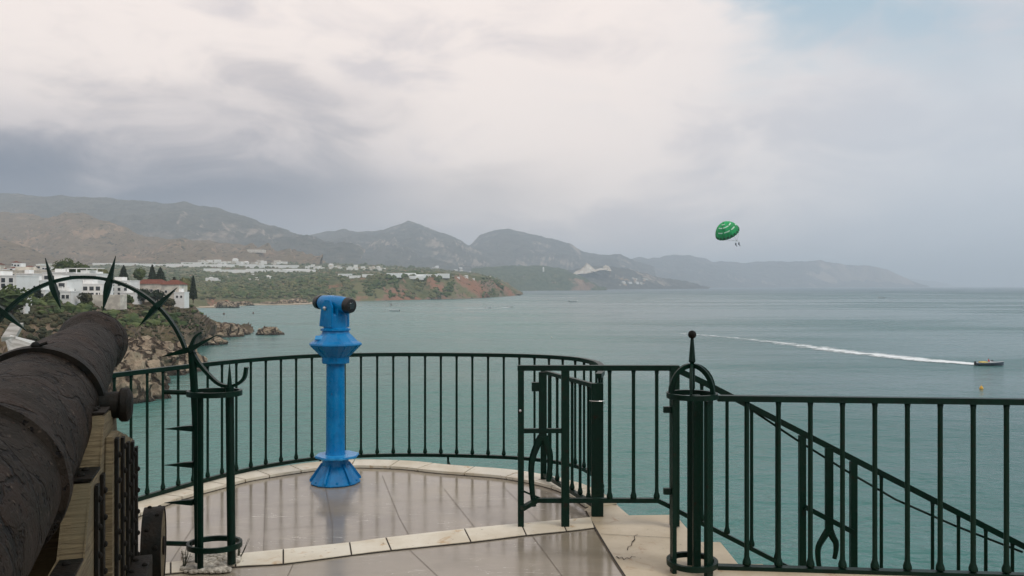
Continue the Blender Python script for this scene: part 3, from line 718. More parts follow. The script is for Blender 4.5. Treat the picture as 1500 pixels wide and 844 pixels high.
for k_, (px_, yt_, yb_, D_, w_, lab) in enumerate(((52, 420, 443, 250, 16, 'round dark shrub under the white terrace house'), (74, 430, 446, 255, 22, 'spreading green shrub at the cliff edge below the white houses'), (126, 430, 446, 275, 20, 'bushy olive shrub below the long hotel'),
        (164, 434, 447, 300, 22, 'olive shrub along the cliff edge left of the red roof'), (190, 434, 447, 315, 14, 'small dark shrub at the foot of the low white house'), (247, 436, 450, 320, 20, 'dark shrub in front of the small white annexe'))):
    tree_px(px_, yt_, yb_, D_, w_, 'round', lab, (L_dark, L_mid, L_olive)[k_ % 3], 'shrub', 'shrub', n=500, seed=40+k_)
# hotel canopy: posts and slab on the roof of the long hotel
t = empty('roof_canopy', P(119, 402, 318), 'open white canopy on posts over the long hotel roof', 'canopy')
bm = B(); box(bm, (-6.5, 0, 2.2), (6.5, 5, 2.45)); obj('canopy_slab', bm, M_white, t)
for x in (-6, -2, 2, 6):
    bm = B(); box(bm, (x-.15, 0.2, 0.36), (x+.15, .5, 2.197)); obj('post', bm, M_white, t)
# old town clutter at the far left
rnd = random.Random(5)
tl = 'small cream house in the cluster at the far left'
for i in range(26):
    px = rnd.uniform(-10, 62); yb = rnd.uniform(391, 401); D = 620+rnd.uniform(-80, 80)-(yb-396)*14; w = rnd.uniform(5, 11)
    house(px, px+w, yb-rnd.uniform(4, 7), yb, D, 7, rnd.choice([M_white, M_cream, M_white]), tl, (2, 1, 1.6, 1.3), group='cluster of houses at the far left', parapet=False, roof=rnd.choice(['tile', None, None]), name='town_house', sink=14)
# terraces and stairs on the near slope, far left
def slab_thing(name, label, cat, parts, m):
    t = empty(name, parts[0][1], label, cat)
    for nm, c, s, rz in parts:
        bm = B(); box(bm, (-s[0]/2, -s[1]/2, -s[2]), (s[0]/2, s[1]/2, 0), mtx=Matrix.Translation(Vector(c)-Vector(parts[0][1])) @ Matrix.Rotation(rz, 4, 'Z')); obj(nm, bm, m, t)
    return t
M_conc = mat('weathered_white_concrete', (0.42, 0.41, 0.38), 0.85, 0, 0.2, (0.26, 0.25, 0.22), 0.6, 0.5, 3)
slab_thing('villa_terrace', 'small white villa terrace with steps below the houses', 'terrace',
           [('terrace_wall', P(22, 441, 225), (5, 3, 3.2), R(10)), ('upper_wall', P(34, 437, 228), (3.5, 2.5, 2.0), R(10)), ('side_wall', P(39, 442, 224), (0.5, 3, 3.4), R(10))], M_white)
t = empty('concrete_lookout', P(28, 505, 95), 'pale concrete lookout with a sloping stair above the cannon breech', 'lookout')
o = t.location.copy()
bm = B(); poly = [P(8, 499, 93), P(20, 494, 97), P(50, 505, 97), P(46, 514, 93), P(22, 523, 90), P(12, 515, 91)]
a = [bm.verts.new(p-o) for p in poly]; c_ = [bm.verts.new(p-o+Vector((0, 2.5, -4))) for p in poly]
bm.faces.new(a); bm.faces.new(c_[::-1])
for i in range(6): bm.faces.new((a[i], a[(i+1) % 6], c_[(i+1) % 6], c_[i]))
obj('deck', bm, M_conc, t)
bm = B(); sweep(bm, [P(12, 497, 96)-o, P(25, 476, 104)-o], 1.4, 0.5); obj('stair', bm, M_conc, t)
bm = B(); sweep(bm, [P(14, 494, 96.5)-o, P(50, 503, 97.5)-o], 0.25, 0.5); obj('parapet', bm, M_white, t)

# ------------------------------------------------------------------ far villages and greenhouses
def far_box(name, px, py, wpx, hpx, which, m, label, cat, group, depth=None, roof=False, rz=0):
    p = dirpt(px, py, which)
    if p is None: return
    D = p.y; w = wpx/F*D; h = hpx/F*D
    bm = B(); d = depth or w*0.8
    box(bm, (-w/2, -d/2, -4), (w/2, d/2, h))
    if roof:
        z = h+0.01
        vs = [bm.verts.new(v) for v in ((-w/2-.5, -d/2-.5, h), (w/2+.5, -d/2-.5, h), (w/2+.5, d/2+.5, h), (-w/2-.5, d/2+.5, h), (-w*.3, 0, h+w*.2), (w*.3, 0, h+w*.2))]
        for f in ((0, 1, 5, 4), (1, 2, 5), (2, 3, 4, 5), (3, 0, 4)): bm.faces.new([vs[i] for i in f])
    o = obj(name, bm, m); o.location = p; o.rotation_euler.z = rz
    return tag(o, label, cat, group)
rnd = random.Random(11)
M_poly = mat('greenhouse_plastic', (0.9, 0.9, 0.9), 0.5, 0, 0.3, (0.8, 0.82, 0.8), 0.02, coords='pos')
def rowgh(x0, x1, y, n, label, grp, wl=(20, 50), hp=3.4):
    for i in range(n):
        px = lerp(x0, x1, (i+0.5)/n)+rnd.uniform(-3, 3)
        far_box('greenhouse', px, y+rnd.uniform(-1.6, 1.6)+0.5, rnd.uniform(*wl), rnd.uniform(hp*.7, hp*1.2), 'coast_plain', M_poly, ORD[i]+' from the left, '+label, 'greenhouse', grp, depth=26)
rowgh(150, 300, 388, 6, 'white plastic greenhouse on the plain behind the headland', 'greenhouses on the plain behind the headland')
rowgh(305, 450, 397, 9, 'long white greenhouse in the lower row left of the telescope', 'lower greenhouses left of the telescope')
rowgh(300, 430, 391, 6, 'long white greenhouse in the upper row left of the telescope', 'upper greenhouses left of the telescope')
rowgh(500, 545, 404.5, 3, 'white greenhouse strip right above the telescope', 'greenhouse strips above the telescope', (12, 18))
rowgh(572, 655, 402.8, 5, 'bright white greenhouse strip along the red cliff top', 'greenhouse strips along the red cliff top', (18, 26), 3.2)
rowgh(590, 625, 405, 2, 'lower white strip on the red cliff top', 'lower strips on the red cliff top', (14, 20), 2.0)
def village(x0, x1, y0, y1, n, which, label, grp, size=(3.5, 9), pal=None, cat='house', slope=0.0):
    for i in range(n):
        px = rnd.uniform(x0, x1); py = rnd.uniform(y0, y1)+slope*(px-x0); w = rnd.uniform(*size)
        far_box('far_house', px, py, w, w*rnd.uniform(.35, .65), which, rnd.choice(pal or [M_white, M_white, M_cream]), label, cat, grp, roof=rnd.random() < 0.25, rz=rnd.uniform(-.5, .5))
village(240, 345, 381, 385, 34, 'coast_plain', 'white house of the village strip on the plain', 'village strip on the plain', slope=0.03)
village(188, 240, 382, 386, 12, 'coast_plain', 'sand coloured building of the village beyond the cypresses', 'sand coloured village beyond the cypresses', (3, 8), [M_sandy, M_sandy, M_cream, M_white])
village(345, 420, 385, 389, 20, 'coast_plain', 'white house where the village strip thins out', 'thinning end of the village strip')
village(450, 565, 390, 394.5, 46, 'coast_plain', 'white house of the hill town above the telescope', 'hill town above the telescope', (3, 6.5), slope=0.02)
village(300, 400, 402, 412, 12, 'coast_plain', 'white farmhouse scattered on the green slope', 'farmhouses on the green slope', (3, 6))
village(550, 700, 392, 399, 9, 'peaked_mountain', 'pale house high on the hazy slope under the peak', 'houses under the peak', (3, 6))
village(640, 735, 404, 410, 8, 'coast_plain', 'pale house near the end of the red cliff', 'houses at the end of the red cliff', (3, 5))
village(908, 948, 408, 419, 20, 'quarry_hill', 'pale house in the cluster down the hill from the quarry', 'cluster down the hill from the quarry', (2.5, 5), [M_white, M_sandy, M_cream])
far_box('far_house', 310, 412, 14, 5, 'coast_plain', M_white, 'largest lone white farmhouse on the green slope by the bay', 'house', None)
far_box('farm_pond_wall', 376, 369, 22, 3, 'dry_hills', M_cream, 'pale terraced plot on the dry hill shoulder', 'terrace', None)
# church tower by the village, and the white tower on the wooded cliff
def far_tower(px, py, w, h, which, m, label):
    p = dirpt(px, py, which)
    if p is None: return
    D = p.y; s = w/F*D; hh = h/F*D
    t = empty('tower', p, label, 'tower')
    bm = B(); box(bm, (-s/2, -s/2, -4), (s/2, s/2, hh*.8)); obj('shaft', bm, m, t)
    bm = B(); lathe(bm, [(s*.62, hh*.8+.01), (s*.4, hh*.9), (0.05, hh)], 8); obj('roof', bm, m, t)
far_tower(198, 385, 2.4, 10, 'coast_plain', M_sandy, 'tall thin sand coloured church tower over the village')
far_tower(796, 398, 2.2, 7, 'wooded_cliff', M_white, 'small white watchtower on the hazy wooded cliff')

# ------------------------------------------------------------------ TERRACE
outer_px = [(205, 736), (250, 722), (300, 709), (340, 699), (400, 689), (460, 681), (520, 677), (600, 679), (660, 685), (750, 692), (810, 702), (850, 712), (878, 724), (905, 740)]
outer = [G(x, y) for x, y in outer_px]
outer = spline([Vector((-3.25, 4.2, 0)), Vector((-3.05, 5.3, 0))]+outer, 5)
inner = []
for i, p in enumerate(outer):
    t = (outer[min(i+1, len(outer)-1)]-outer[max(i-1, 0)]).normalized(); n = Vector((t.y, -t.x, 0))
    inner.append(p+n*0.27)
plat = [(-6, -5), (6, -5), (6, 4.55), (1.22, 4.78), (1.18, 5.9), (0.835, 5.89)]+[(p.x, p.y) for p in outer[::-1]]+[(-3.9, 3.2), (-6, 2.6)]
bm = B(); prism(bm, plat, -1.2, 0.0); tag(obj('terrace_floor', bm, M_marble), kind='structure')
# retaining wall and rock under the terrace, down to the sea
bm = B(); cx, cy = 0, 1
rows = []
for k in range(9):
    f = k/8; s = 1+0.9*f**1.5; z = -1.203-f*(abs(SEA)+1)
    rows.append([bm.verts.new(((x-cx)*s*0.995+cx+(0.8*f*noise.noise(Vector((x, y, z*.3)))*3), (y-cy)*s*0.995+cy+2.2*f*noise.noise(Vector((x+7, y, z*.3))), z)) for x, y in plat])
for a, b in zip(rows, rows[1:]):
    for i in range(len(plat)): bm.faces.new((a[i], a[(i+1) % len(plat)], b[(i+1) % len(plat)], b[i]))
tag(obj('terrace_foot', bm, M_wall), kind='structure')
# curb ring: pale slabs laid end to end
def slabs(name, A, Bq, z, m, joints, gap=0.006, th=0.004):
    """one sheet made of separate paving slabs"""
    bm = B()
    for a, b in joints:
        seg = list(range(a, b+1))
        L = [A[i].copy() for i in seg]; Rr = [Bq[i].copy() for i in seg]
        for X in (L, Rr):
            d0 = (X[1]-X[0]).normalized()*gap; d1 = (X[-1]-X[-2]).normalized()*gap; X[0] += d0; X[-1] -= d1
        vl = [bm.verts.new((p.x, p.y, z)) for p in L]; vr = [bm.verts.new((p.x, p.y, z)) for p in Rr]
        for i in range(len(seg)-1): bm.faces.new((vl[i], vl[i+1], vr[i+1], vr[i]))
    r = bmesh.ops.extrude_face_region(bm, geom=bm.faces[:])
    bmesh.ops.translate(bm, verts=[v for v in r['geom'] if isinstance(v, bmesh.types.BMVert)], vec=(0, 0, th))
    return tag(obj(name, bm, m), kind='structure')
def bed(name, A, Bq, z, m):
    bm = B(); vl = [bm.verts.new((p.x, p.y, z)) for p in A]; vr = [bm.verts.new((p.x, p.y, z)) for p in Bq]
    for i in range(len(A)-1): bm.faces.new((vl[i], vl[i+1], vr[i+1], vr[i]))
    return tag(obj(name, bm, m), kind='structure')
inset = [p.lerp(q, 0.02) for p, q in zip(outer, inner)]
bed('kerb_bed', inset, inner, 0.003, M_joint)
N = len(outer); js = [(i, min(i+4, N-1)) for i in range(0, N-1, 4)]
slabs('kerb', inset, [p.lerp(q, 0.97) for p, q in zip(outer, inner)], 0.005, M_pale, js, th=0.022)
# pale band crossing the floor
lo_px = [(150, 850), (250, 842), (345, 832), (415, 828), (515, 815), (573, 808), (690, 796), (771, 786), (830, 780), (871, 775)]
hi_px = [(150, 833), (250, 825), (345, 813), (415, 806), (512, 796), (565, 789), (680, 776), (763, 768), (822, 763), (866, 759)]
lo = [G(x, y) for x, y in lo_px]; hi = [G(x, y) for x, y in hi_px]
bed('floor_band_bed', lo, hi, 0.004, M_joint)
k = 4; lo_s = spline(lo, k); hi_s = spline(hi, k)
lo_s = [a.lerp(b, 0.03) for a, b in zip(lo_s, hi_s)]; hi_s = [b.lerp(a, 0.03) for a, b in zip(lo_s, hi_s)]
slabs('floor_band', lo_s, hi_s, 0.006, M_pale, [(i*k, i*k+k) for i in range(len(lo)-1)], gap=0.005)
# tan paving on the right, before the stairs
bm = B()
tp = [G(873, 777), G(915, 844), G(985, 960), Vector((6, 1.0, 0)), Vector((6, 4.54, 0)), Vector((1.215, 4.77, 0)), Vector((1.175, 5.895, 0)), Vector((0.84, 5.88, 0)), G(903, 741), G(870, 738), G(856, 748)]
bm.faces.new([bm.verts.new((p.x, p.y, 0.004)) for p in tp]); tag(obj('tan_paving', bm, M_tan), kind='structure')
bm = B()
def jline(bm, a, b, w=0.010, z=0.0085):
    a = Vector((a.x, a.y, z)); b = Vector((b.x, b.y, z)); n = (b-a).normalized(); n = Vector((-n.y, n.x, 0))*w/2
    bm.faces.new([bm.verts.new(p) for p in (a-n, b-n, b+n, a+n)])
wavy = [G(858, 750), G(873, 777), G(886, 799), G(900, 822), G(915, 845), G(940, 890)]
for a, b in zip(wavy, wavy[1:]): jline(bm, a, b, 0.011)
jline(bm, G(880, 784), G(990, 790), 0.004)
cr = [(934, 785), (929, 787), (930, 792), (926, 796), (925, 801), (920, 803), (919, 808)]; cr2 = [(903, 817), (907, 820), (911, 818), (914, 822), (918, 819), (922, 820), (926, 817), (931, 818)]
for c in (cr, cr2):
    for a, b in zip(c, c[1:]): jline(bm, G(*a), G(*b), 0.0045 if a[0] % 3 else 0.009)
tag(obj('paving_cracks', bm, M_joint), kind='structure')
bm = B()
for a, b in [((389, 718), (386, 810)), ((386, 777), (487, 769)), ((475, 705), (487, 769)), ((560, 697), (584, 757)), ((487, 769), (487, 798)), ((584, 757), (600, 786)),
             ((571, 735), (668, 733)), ((650, 716), (697, 775)), ((740, 716), (790, 765)), ((668, 746), (740, 741)), ((389, 742), (480, 738)), ((300, 745), (250, 824)), ((389, 745), (270, 760))]:
    jline(bm, G(*a), G(*b), 0.0026, 0.003)
for a, b in [((600, 806), (700, 900)), ((430, 826), (380, 930)), ((780, 786), (850, 880))]: jline(bm, G(*a), G(*b), 0.003, 0.003)
tag(obj('floor_joints', bm, mat('grey_grout', (0.13, 0.105, 0.08), 0.8)), kind='structure')
# stairs going down to the right behind the fence
for i in range(1, 14):
    x0 = 1.223 if i == 1 else 1.17+0.30*(i-1)+0.003; x1 = 1.17+0.30*i
    z = -0.155*i
    bm = B(); box(bm, (x0, 4.82, z-0.9), (x1, 5.78, z), 0.008)
    o = obj('stone_step', bm, M_tan); tag(o, '%s tan stone stair tread down from the terrace behind the right railing' % ORD[i-1], 'step', 'stair treads behind the right railing')

# ------------------------------------------------------------------ RAILINGS
def frame(t, name, pts, w, h, m=M_green, n=4): 
    bm = B(); sweep(bm, pts, w, h, n); return obj(name, bm, m, t)
def baluster(t, x, y, z0, z1, r=0.011, mesh={}):
    key = (round(z1-z0, 2), r)
    if key not in mesh:
        L = z1-z0; bm = B()
        lathe(bm, [(r*1.0, 0), (r*1.7, 0.006), (r*1.75, 0.022), (r*1.1, 0.05), (r, 0.08), (r, L*0.5), (r*0.98, L-0.03), (r*1.25, L)], 8)
        bmesh.ops.recalc_face_normals(bm, faces=bm.faces)
        me = bpy.data.meshes.new('baluster'); bm.to_mesh(me); bm.free(); me.materials.append(M_greenrust)
        me.polygons.foreach_set('use_smooth', [True]*len(me.polygons)); mesh[key] = me
    o = link('baluster', mesh[key], None, t); o.location = (x, y, z0); return o
# curved railing round the lookout
ctr = [(-3.45, 4.3), (-3.2, 5.1), (-2.87, 6.05), (-2.46, 6.92), (-2.12, 7.38), (-1.72, 7.66), (-0.975, 7.78), (0, 7.66), (0.50, 7.38), (0.67, 7.05), (0.72, 6.7), (0.68, 6.2), (0.625, 5.92)]
path = spline([Vector((x, y, 0)) for x, y in ctr], 8)
t = empty('curved_railing', (0, 0, 0), 'curved dark green railing round the sea edge of the lookout floor', 'railing')
frame(t, 'top_rail', [p+Vector((0, 0, 1.0)) for p in path], 0.045, 0.034)
frame(t, 'bottom_rail', [p+Vector((0, 0, 0.045)) for p in path], 0.034, 0.03)
bal = resample(path, 0.151, 0.05)
for i, p in enumerate(bal): baluster(t, p.x, p.y, 0.061, 0.984)
for px, py in [(665, 690), (470, 686), (330, 703)]:
    g0 = G(px, py-3); q = min(path, key=lambda v: abs(math.atan2(v.x, v.y)-math.atan2(g0.x, g0.y)))
    bm = B(); sweep(bm, [(q.x, q.y, 0.03), (q.x, q.y, -0.02), (lerp(q.x, g0.x, .6), lerp(q.y, g0.y, .6), -0.05)], 0.022, 0.022)
    bm2 = obj('foot_bracket', bm, M_green, t)

def fork(t, x, y, ztop, zsplit, zfoot, w=0.055, lean=0.0):
    """flat bar that splits into two curved legs"""
    bm = B(); box(bm, (x-w/2, y-0.012, zsplit), (x+w/2, y+0.012, ztop), 0.003); obj('fork_bar', bm, M_green, t)
    for s, k, ln in ((-1, .075, 1.0), (1, .048, .62)):
        H = (zsplit-zfoot)*ln
        pts = spline([(x+s*0.008, y, zsplit+0.03), (x+s*k*.55, y, zsplit-0.08*H), (x+s*k, y, zsplit-0.32*H), (x+s*k*1.02, y, zsplit-0.65*H), (x+s*k*.8, y, zsplit-H)], 5)
        bm = B(); sweep(bm, pts, 0.046, 0.03, 6, up=Vector((0, 1, 0)), taper=lambda q: 1.2-0.5*q); obj('fork_leg', bm, M_green, t, True)
# straight fence between the gate and the domed bollard
D1 = 5.6
X = lambda px, D=D1: (px-HX)/F*D
Z = lambda py, D=D1: EYE-(py-HY)/F*D
t = empty('straight_fence', (0, 0, 0), 'short straight green fence between the gate and the domed bollard', 'railing')
for px, zb, w in ((763, 0.0, 0.042), (828, 0.0, 0.055)):
    x = X(px); bm = B(); box(bm, (x-w/2, D1-0.022, zb+0.005), (x+w/2, D1+0.022, Z(543)), 0.004); p_ = obj('post', bm, M_greenrust, t)
frame(t, 'top_rail', [(X(758), D1, Z(539)), (X(985), D1, Z(539))], 0.045, 0.036)
frame(t, 'bottom_rail', [(X(765), D1-0.10, Z(739)), (X(786), D1, Z(733)), (X(806), D1, Z(733)), (X(963), D1, Z(733)), (X(992), D1+0.02, Z(748))], 0.034, 0.03)
frame(t, 'middle_rail', [(X(765), D1, Z(631)), (X(826), D1, Z(631))], 0.03, 0.03)
frame(t, 'brace', [(X(764), D1-.03, Z(717)), (X(790), D1+.03, Z(731))], 0.03, 0.012)
for px in (893, 928, 962): baluster(t, X(px), D1, Z(731), Z(543), 0.0125)
x = X(988); bm = B(); box(bm, (x-.03, D1-.03, Z(770)), (x+.03, D1+.03, Z(535)), .003); obj('end_post', bm, M_greenrust, t)
fork(t, X(795), D1, Z(545), Z(646), Z(742))
bm = B(); box(bm, (X(783)-.02, D1-.02, Z(573)), (X(790), D1+.02, Z(560)), .002); obj('catch', bm, M_green, t)
bm = B(); bmesh.ops.create_uvsphere(bm, u_segments=8, v_segments=6, radius=0.010, matrix=Matrix.Translation((X(762), D1-.026, Z(601)))); obj('bolt', bm, M_chrome, t)
# open gate leaf, seen edge-on behind the fence
t = empty('gate_leaf', (0.61, 5.86, 0), 'narrow open green gate leaf slanting back behind the straight fence', 'gate')
g0 = Vector((0.0, 0.0, 0)); g1 = Vector((-0.345, 1.02, 0)); zt = 0.93
bm = B(); box(bm, (-0.042, -0.02, 0.004), (0.042, 0.02, 0.955), 0.003); obj('post', bm, M_greenrust, t)
bm = B(); box(bm, (g1.x-0.025, g1.y-0.02, 0.03), (g1.x+0.025, g1.y+0.02, 0.955), 0.003); obj('post', bm, M_green, t)
gd = (g1-g0)
frame(t, 'top_rail', [g0+gd*0.02+Vector((0, 0, zt)), g1-gd*.02+Vector((0, 0, zt))], 0.034, 0.03)
frame(t, 'bottom_rail', [g0+gd*0.02+Vector((0, 0, 0.07)), g1-gd*.02+Vector((0, 0, 0.07))], 0.034, 0.03)
for i in range(1, 7):
    p = g0+gd*(i/7); baluster(t, p.x, p.y, 0.085, zt-0.014, 0.0115)
bm = B()
ring = [Vector((0.055*math.cos(a), 0.035*math.sin(a), 0.83-0.03*max(0, math.cos(a-1)))) for a in [2*PI*i/18 for i in range(18)]]
sweep(bm, ring, 0.005, 0.005, 5, closed=True); obj('wire_loop', bm, M_chrome, t)
# fence on the stairs, sloping down to the right
D2 = 5.83
t = empty('stair_railing', (0, 0, 0), 'sloping green railing going down the stairs behind the right railing', 'railing')
s0 = (1032, 561); slope = 0.512
yy = lambda px, y0=561: y0+(px-1032)*slope
x2 = lambda px: X(px, D2)
z2 = lambda py: Z(py, D2)
frame(t, 'top_rail', [(x2(990), D2, z2(541)), (x2(1030), D2, z2(560)), (x2(1900), D2, z2(yy(1900)))], 0.042, 0.042)
frame(t, 'thin_rail', [(x2(a), D2+.02, z2(b)) for a, b in ((1046, 570), (1090, 593), (1168, 645), (1240, 690), (1314, 733), (1400, 771), (1456, 793), (1500, 810))], 0.018, 0.018, n=6)
frame(t, 'bottom_rail', [(x2(994), D2, z2(749)), (x2(1150), D2, z2(829)), (x2(1900), D2, z2(829+750*slope))], 0.034, 0.03)
yb = lambda px: 749+(px-994)*slope
for px in [1028, 1065, 1101, 1138, 1291, 1328, 1366, 1404, 1444, 1483]+[1521+38*i for i in range(9)]:
    baluster(t, x2(px), D2, z2(yb(px))+0.015, z2(yy(px))-0.018, 0.0125)
for px in (1175, 1250):
    x = x2(px); bm = B(); box(bm, (x-.023, D2-.02, z2(yb(px))-0.10), (x+.023, D2+.02, z2(yy(px))-0.019), 0.003); obj('post', bm, M_greenrust, t)
frame(t, 'middle_rail', [(x2(1177), D2-.03, z2(741)), (x2(1248), D2-.03, z2(778))], 0.03, 0.034)
fork(t, x2(1212), D2-.03, z2(655), z2(782), z2(838))
# right railing, nearest
D3 = 4.75
ra = Vector((X(1052, D3), D3+.02, 0)); rb = Vector((X(1560, 4.60), 4.60, 0)); rd = (rb-ra); rl = rd.length
t = empty('right_railing', ra, 'straight level green railing across the right side in front of the sea', 'railing')
rel = lambda s, z: Vector((rd.x*s/rl, rd.y*s/rl, z))
ext = rl+2.2
frame(t, 'top_rail', [rel(0, 0.997), rel(ext, 0.997)], 0.05, 0.034)
frame(t, 'bottom_rail', [rel(0, 0.012), rel(ext, 0.012)], 0.05, 0.03)
for i in range(22):
    s = 0.168+i*0.1795
    if s < ext: p = rel(s, 0); baluster(t, p.x, p.y, 0.028, 0.981, 0.0145)
# domed bollard with ball finial
bx, by = X(1015, 4.7), 4.72
t = empty('domed_bollard', (bx, by, 0), 'round green cage bollard with hooped dome and ball finial', 'bollard')
rr = 0.135
for nm, z in (('upper_ring', 1.02), ('lower_ring', 0.06)):
    bm = B(); ring = [Vector((rr*math.cos(2*PI*i/28), rr*math.sin(2*PI*i/28), z)) for i in range(28)]
    sweep(bm, ring, 0.022, 0.03, closed=True); obj(nm, bm, M_green, t, True)
angs = [186, -48, 78, 20]
for a in angs:
    a = R(a); x, y = (rr-.024)*math.cos(a), (rr-.024)*math.sin(a)
    bm = B(); box(bm, (-.012, -.028, 0.0), (.012, .028, 1.0), 0.003, Matrix.Translation((x, y, 0)) @ Matrix.Rotation(a, 4, 'Z')); obj('upright', bm, M_greenrust, t)
bm = B(); box(bm, (-.022, -.018, 0.0), (.022, .018, 1.02), 0.003, Matrix.Translation((.03, .02, 0))); obj('hinge_post', bm, M_greenrust, t)
for a in (15, 75, 135):
    a = R(a); pts = [Vector((rr*math.cos(q)*math.cos(a), rr*math.cos(q)*math.sin(a), 1.037+0.155*math.sin(q))) for q in [PI*i/16 for i in range(17)]]
    bm = B(); sweep(bm, pts, 0.026, 0.014, up=Vector((-math.sin(a), math.cos(a), 0))); obj('hoop', bm, M_green, t, True)
bm = B(); lathe(bm, [(0.008, 0), (0.017, 0.01), (0.016, 0.13), (0.008, 0.15), (0.02, 0.165), (0.009, 0.30)], 10); f = obj('finial_stem', bm, M_green, t, True); f.location = (0, 0, 1.05)
bm = B(); bmesh.ops.create_uvsphere(bm, u_segments=16, v_segments=10, radius=0.024, matrix=Matrix.Translation((0, 0, 1.37))); obj('finial_ball', bm, M_ironstrap, t, True)
for z in (0.45, 0.92):
    bm = B(); box(bm, (-rr-.03, -.015, z), (-rr+.012, .015, z+.035), 0.002); obj('hinge', bm, M_green, t)

# ------------------------------------------------------------------ SPIKED HOOP GUARD
DH = 4.8
hc = Vector((X(124, DH), DH, Z(562, DH))); hr = 0.624
t = empty('spiked_guard', (hc.x, DH, 0), 'dark green hoop with iron spikes standing round the cannon muzzle', 'guard')
def loc(p): return Vector(p)-Vector((hc.x, DH, 0))
hz = hc.z
pts = [Vector((hr*math.cos(a), 0, hz+hr*math.sin(a))) for a in [lerp(R(17), R(163), i/40) for i in range(41)]]
bm = B(); sweep(bm, pts, 0.018, 0.032, up=Vector((0, 1, 0))); obj('hoop', bm, M_green, t, True)
def spike(c, a, b, w=0.030):
    bm = B(); v = [Vector(a), Vector(a).lerp(Vector(c), .8), Vector(c), Vector(c).lerp(Vector(b), .3), Vector(b)]
    ks = [0.08, 0.85, 1.1, 0.95, 0.06]
    it = iter(ks); sweep(bm, v, w, w, 4, taper=lambda q: ks[int(round(q*4))], up=Vector((0, 1, 0))); return obj('spike', bm, M_green, t)
def hp(px, py, dy=0.0): q = loc(P(px, py, DH)); q.y = dy; return q
for c, a, b in (((80, 421), (68, 378), (91, 453)), ((160, 418), (171, 375), (152, 456)), ((232, 448), (261, 421), (205, 478)), ((280, 512), (320, 490), (236, 523)),
                ((5, 455), (-28, 428), (42, 486)), ((-30, 512), (-68, 500), (14, 530))):
    spike(hp(*c, dy=-.012), hp(*a, dy=-.012), hp(*b, dy=-.012))
def guard_post(mirror):
    sx = -1 if mirror else 1
    def q(px, py, dy=0.0): v = hp(px, py, dy); v.x *= sx; return v
    bm = B(); sweep(bm, [q(281, 516), q(284, 560), q(288, 640), q(291, 826)], 0.046, 0.04, n=8); obj('post', bm, M_green, t, True)
    bm = B(); sweep(bm, [q(303, 572, -.10), q(303, 835, -.10)], 0.036, 0.03, n=8); obj('post', bm, M_green, t, True)
    bm = B(); sweep(bm, [q(338, 566, -.02), q(341, 824, -.02)], 0.050, 0.05, n=10); obj('post', bm, M_green, t, True)
    bm = B(); sweep(bm, [q(338, 568, -.02), q(338, 556, -.02), q(338, 530, -.02)], 0.030, 0.03, n=8, taper=lambda s: [1, .8, .1][int(s*2)]); obj('finial', bm, M_green, t)
    bm = B(); sweep(bm, spline([q(279, 506), q(287, 525), q(302, 545), q(322, 563), q(342, 565), q(357, 555), q(361, 538)], 5), 0.018, 0.032, up=Vector((0, 1, 0))); obj('hook', bm, M_green, t, True)
    bm = B(); sweep(bm, spline([q(280, 508), q(286, 494), q(296, 487)], 4), 0.02, 0.026, up=Vector((0, 1, 0)), taper=lambda s: 1-.5*s); obj('curl', bm, M_green, t, True)
    cx = q(316, 575).x
    for nm, py in (('upper_band', 575), ('lower_band', 796)):
        z = q(316, py).z; ring = [Vector((cx+0.15*math.cos(a), -0.02+0.12*math.sin(a), z)) for a in [2*PI*i/26 for i in range(26)]]
        bm = B(); sweep(bm, ring, 0.016, 0.030, closed=True); obj(nm, bm, M_green, t, True)
        bm = B(); sweep(bm, [q(282, py, -.01), q(242, py-1, -.01)], 0.022, 0.03, n=6); obj('arm', bm, M_green, t)
    for py in (627, 680, 735):
        bm = B(); sweep(bm, [q(284, py, -.01), q(270, py, -.01), q(242, py+1, -.01)], 0.034, 0.034, taper=lambda s: [1, .75, .08][int(s*2)]); obj('side_spike', bm, M_green, t)
guard_post(False); guard_post(True)
# gravel and weeds at its foot
M_peb = mat('pebbles', (0.6, 0.56, 0.48), 0.8, 0, 0.2, (0.34, 0.31, 0.26), 25)
rnd = random.Random(3); bm = B()
for i in range(260):
    px = rnd.uniform(270, 350); py = rnd.uniform(810, 842)
    if px > 335 and py > 832: continue
    c = G(px, py); s = rnd.uniform(.010, .026)
    v = bmesh.ops.create_icosphere(bm, subdivisions=1, radius=s)['verts']
    q = Vector((rnd.random()*9, 0, 0))
    for w in v: w.co = Vector((w.co.x*(1+.6*q.x/9), w.co.y, w.co.z*.7))+Vector((c.x, c.y, .012+s*.3))
tag(obj('gravel', bm, M_peb), 'pale loose gravel at the foot of the spiked guard', 'gravel', None, 'stuff')
M_weed = mat('dark_weed', (0.03, 0.035, 0.018), 0.8)
for px, py in ((268, 838), (349, 822)):
    t = empty('weed', G(px, py), 'dark dry weed %s of the spiked guard foot' % ('left' if px < 300 else 'right'), 'weed')
    for k in range(5):
        a = rnd.uniform(-.5, .9); bm = B(); sweep(bm, [(0, 0, 0), (a*.03, 0.01*k, .05), (a*.07, .012*k, .10+.03*rnd.random())], .008, .005, taper=lambda s: 1-.7*s); obj('stem', bm, M_weed, t)

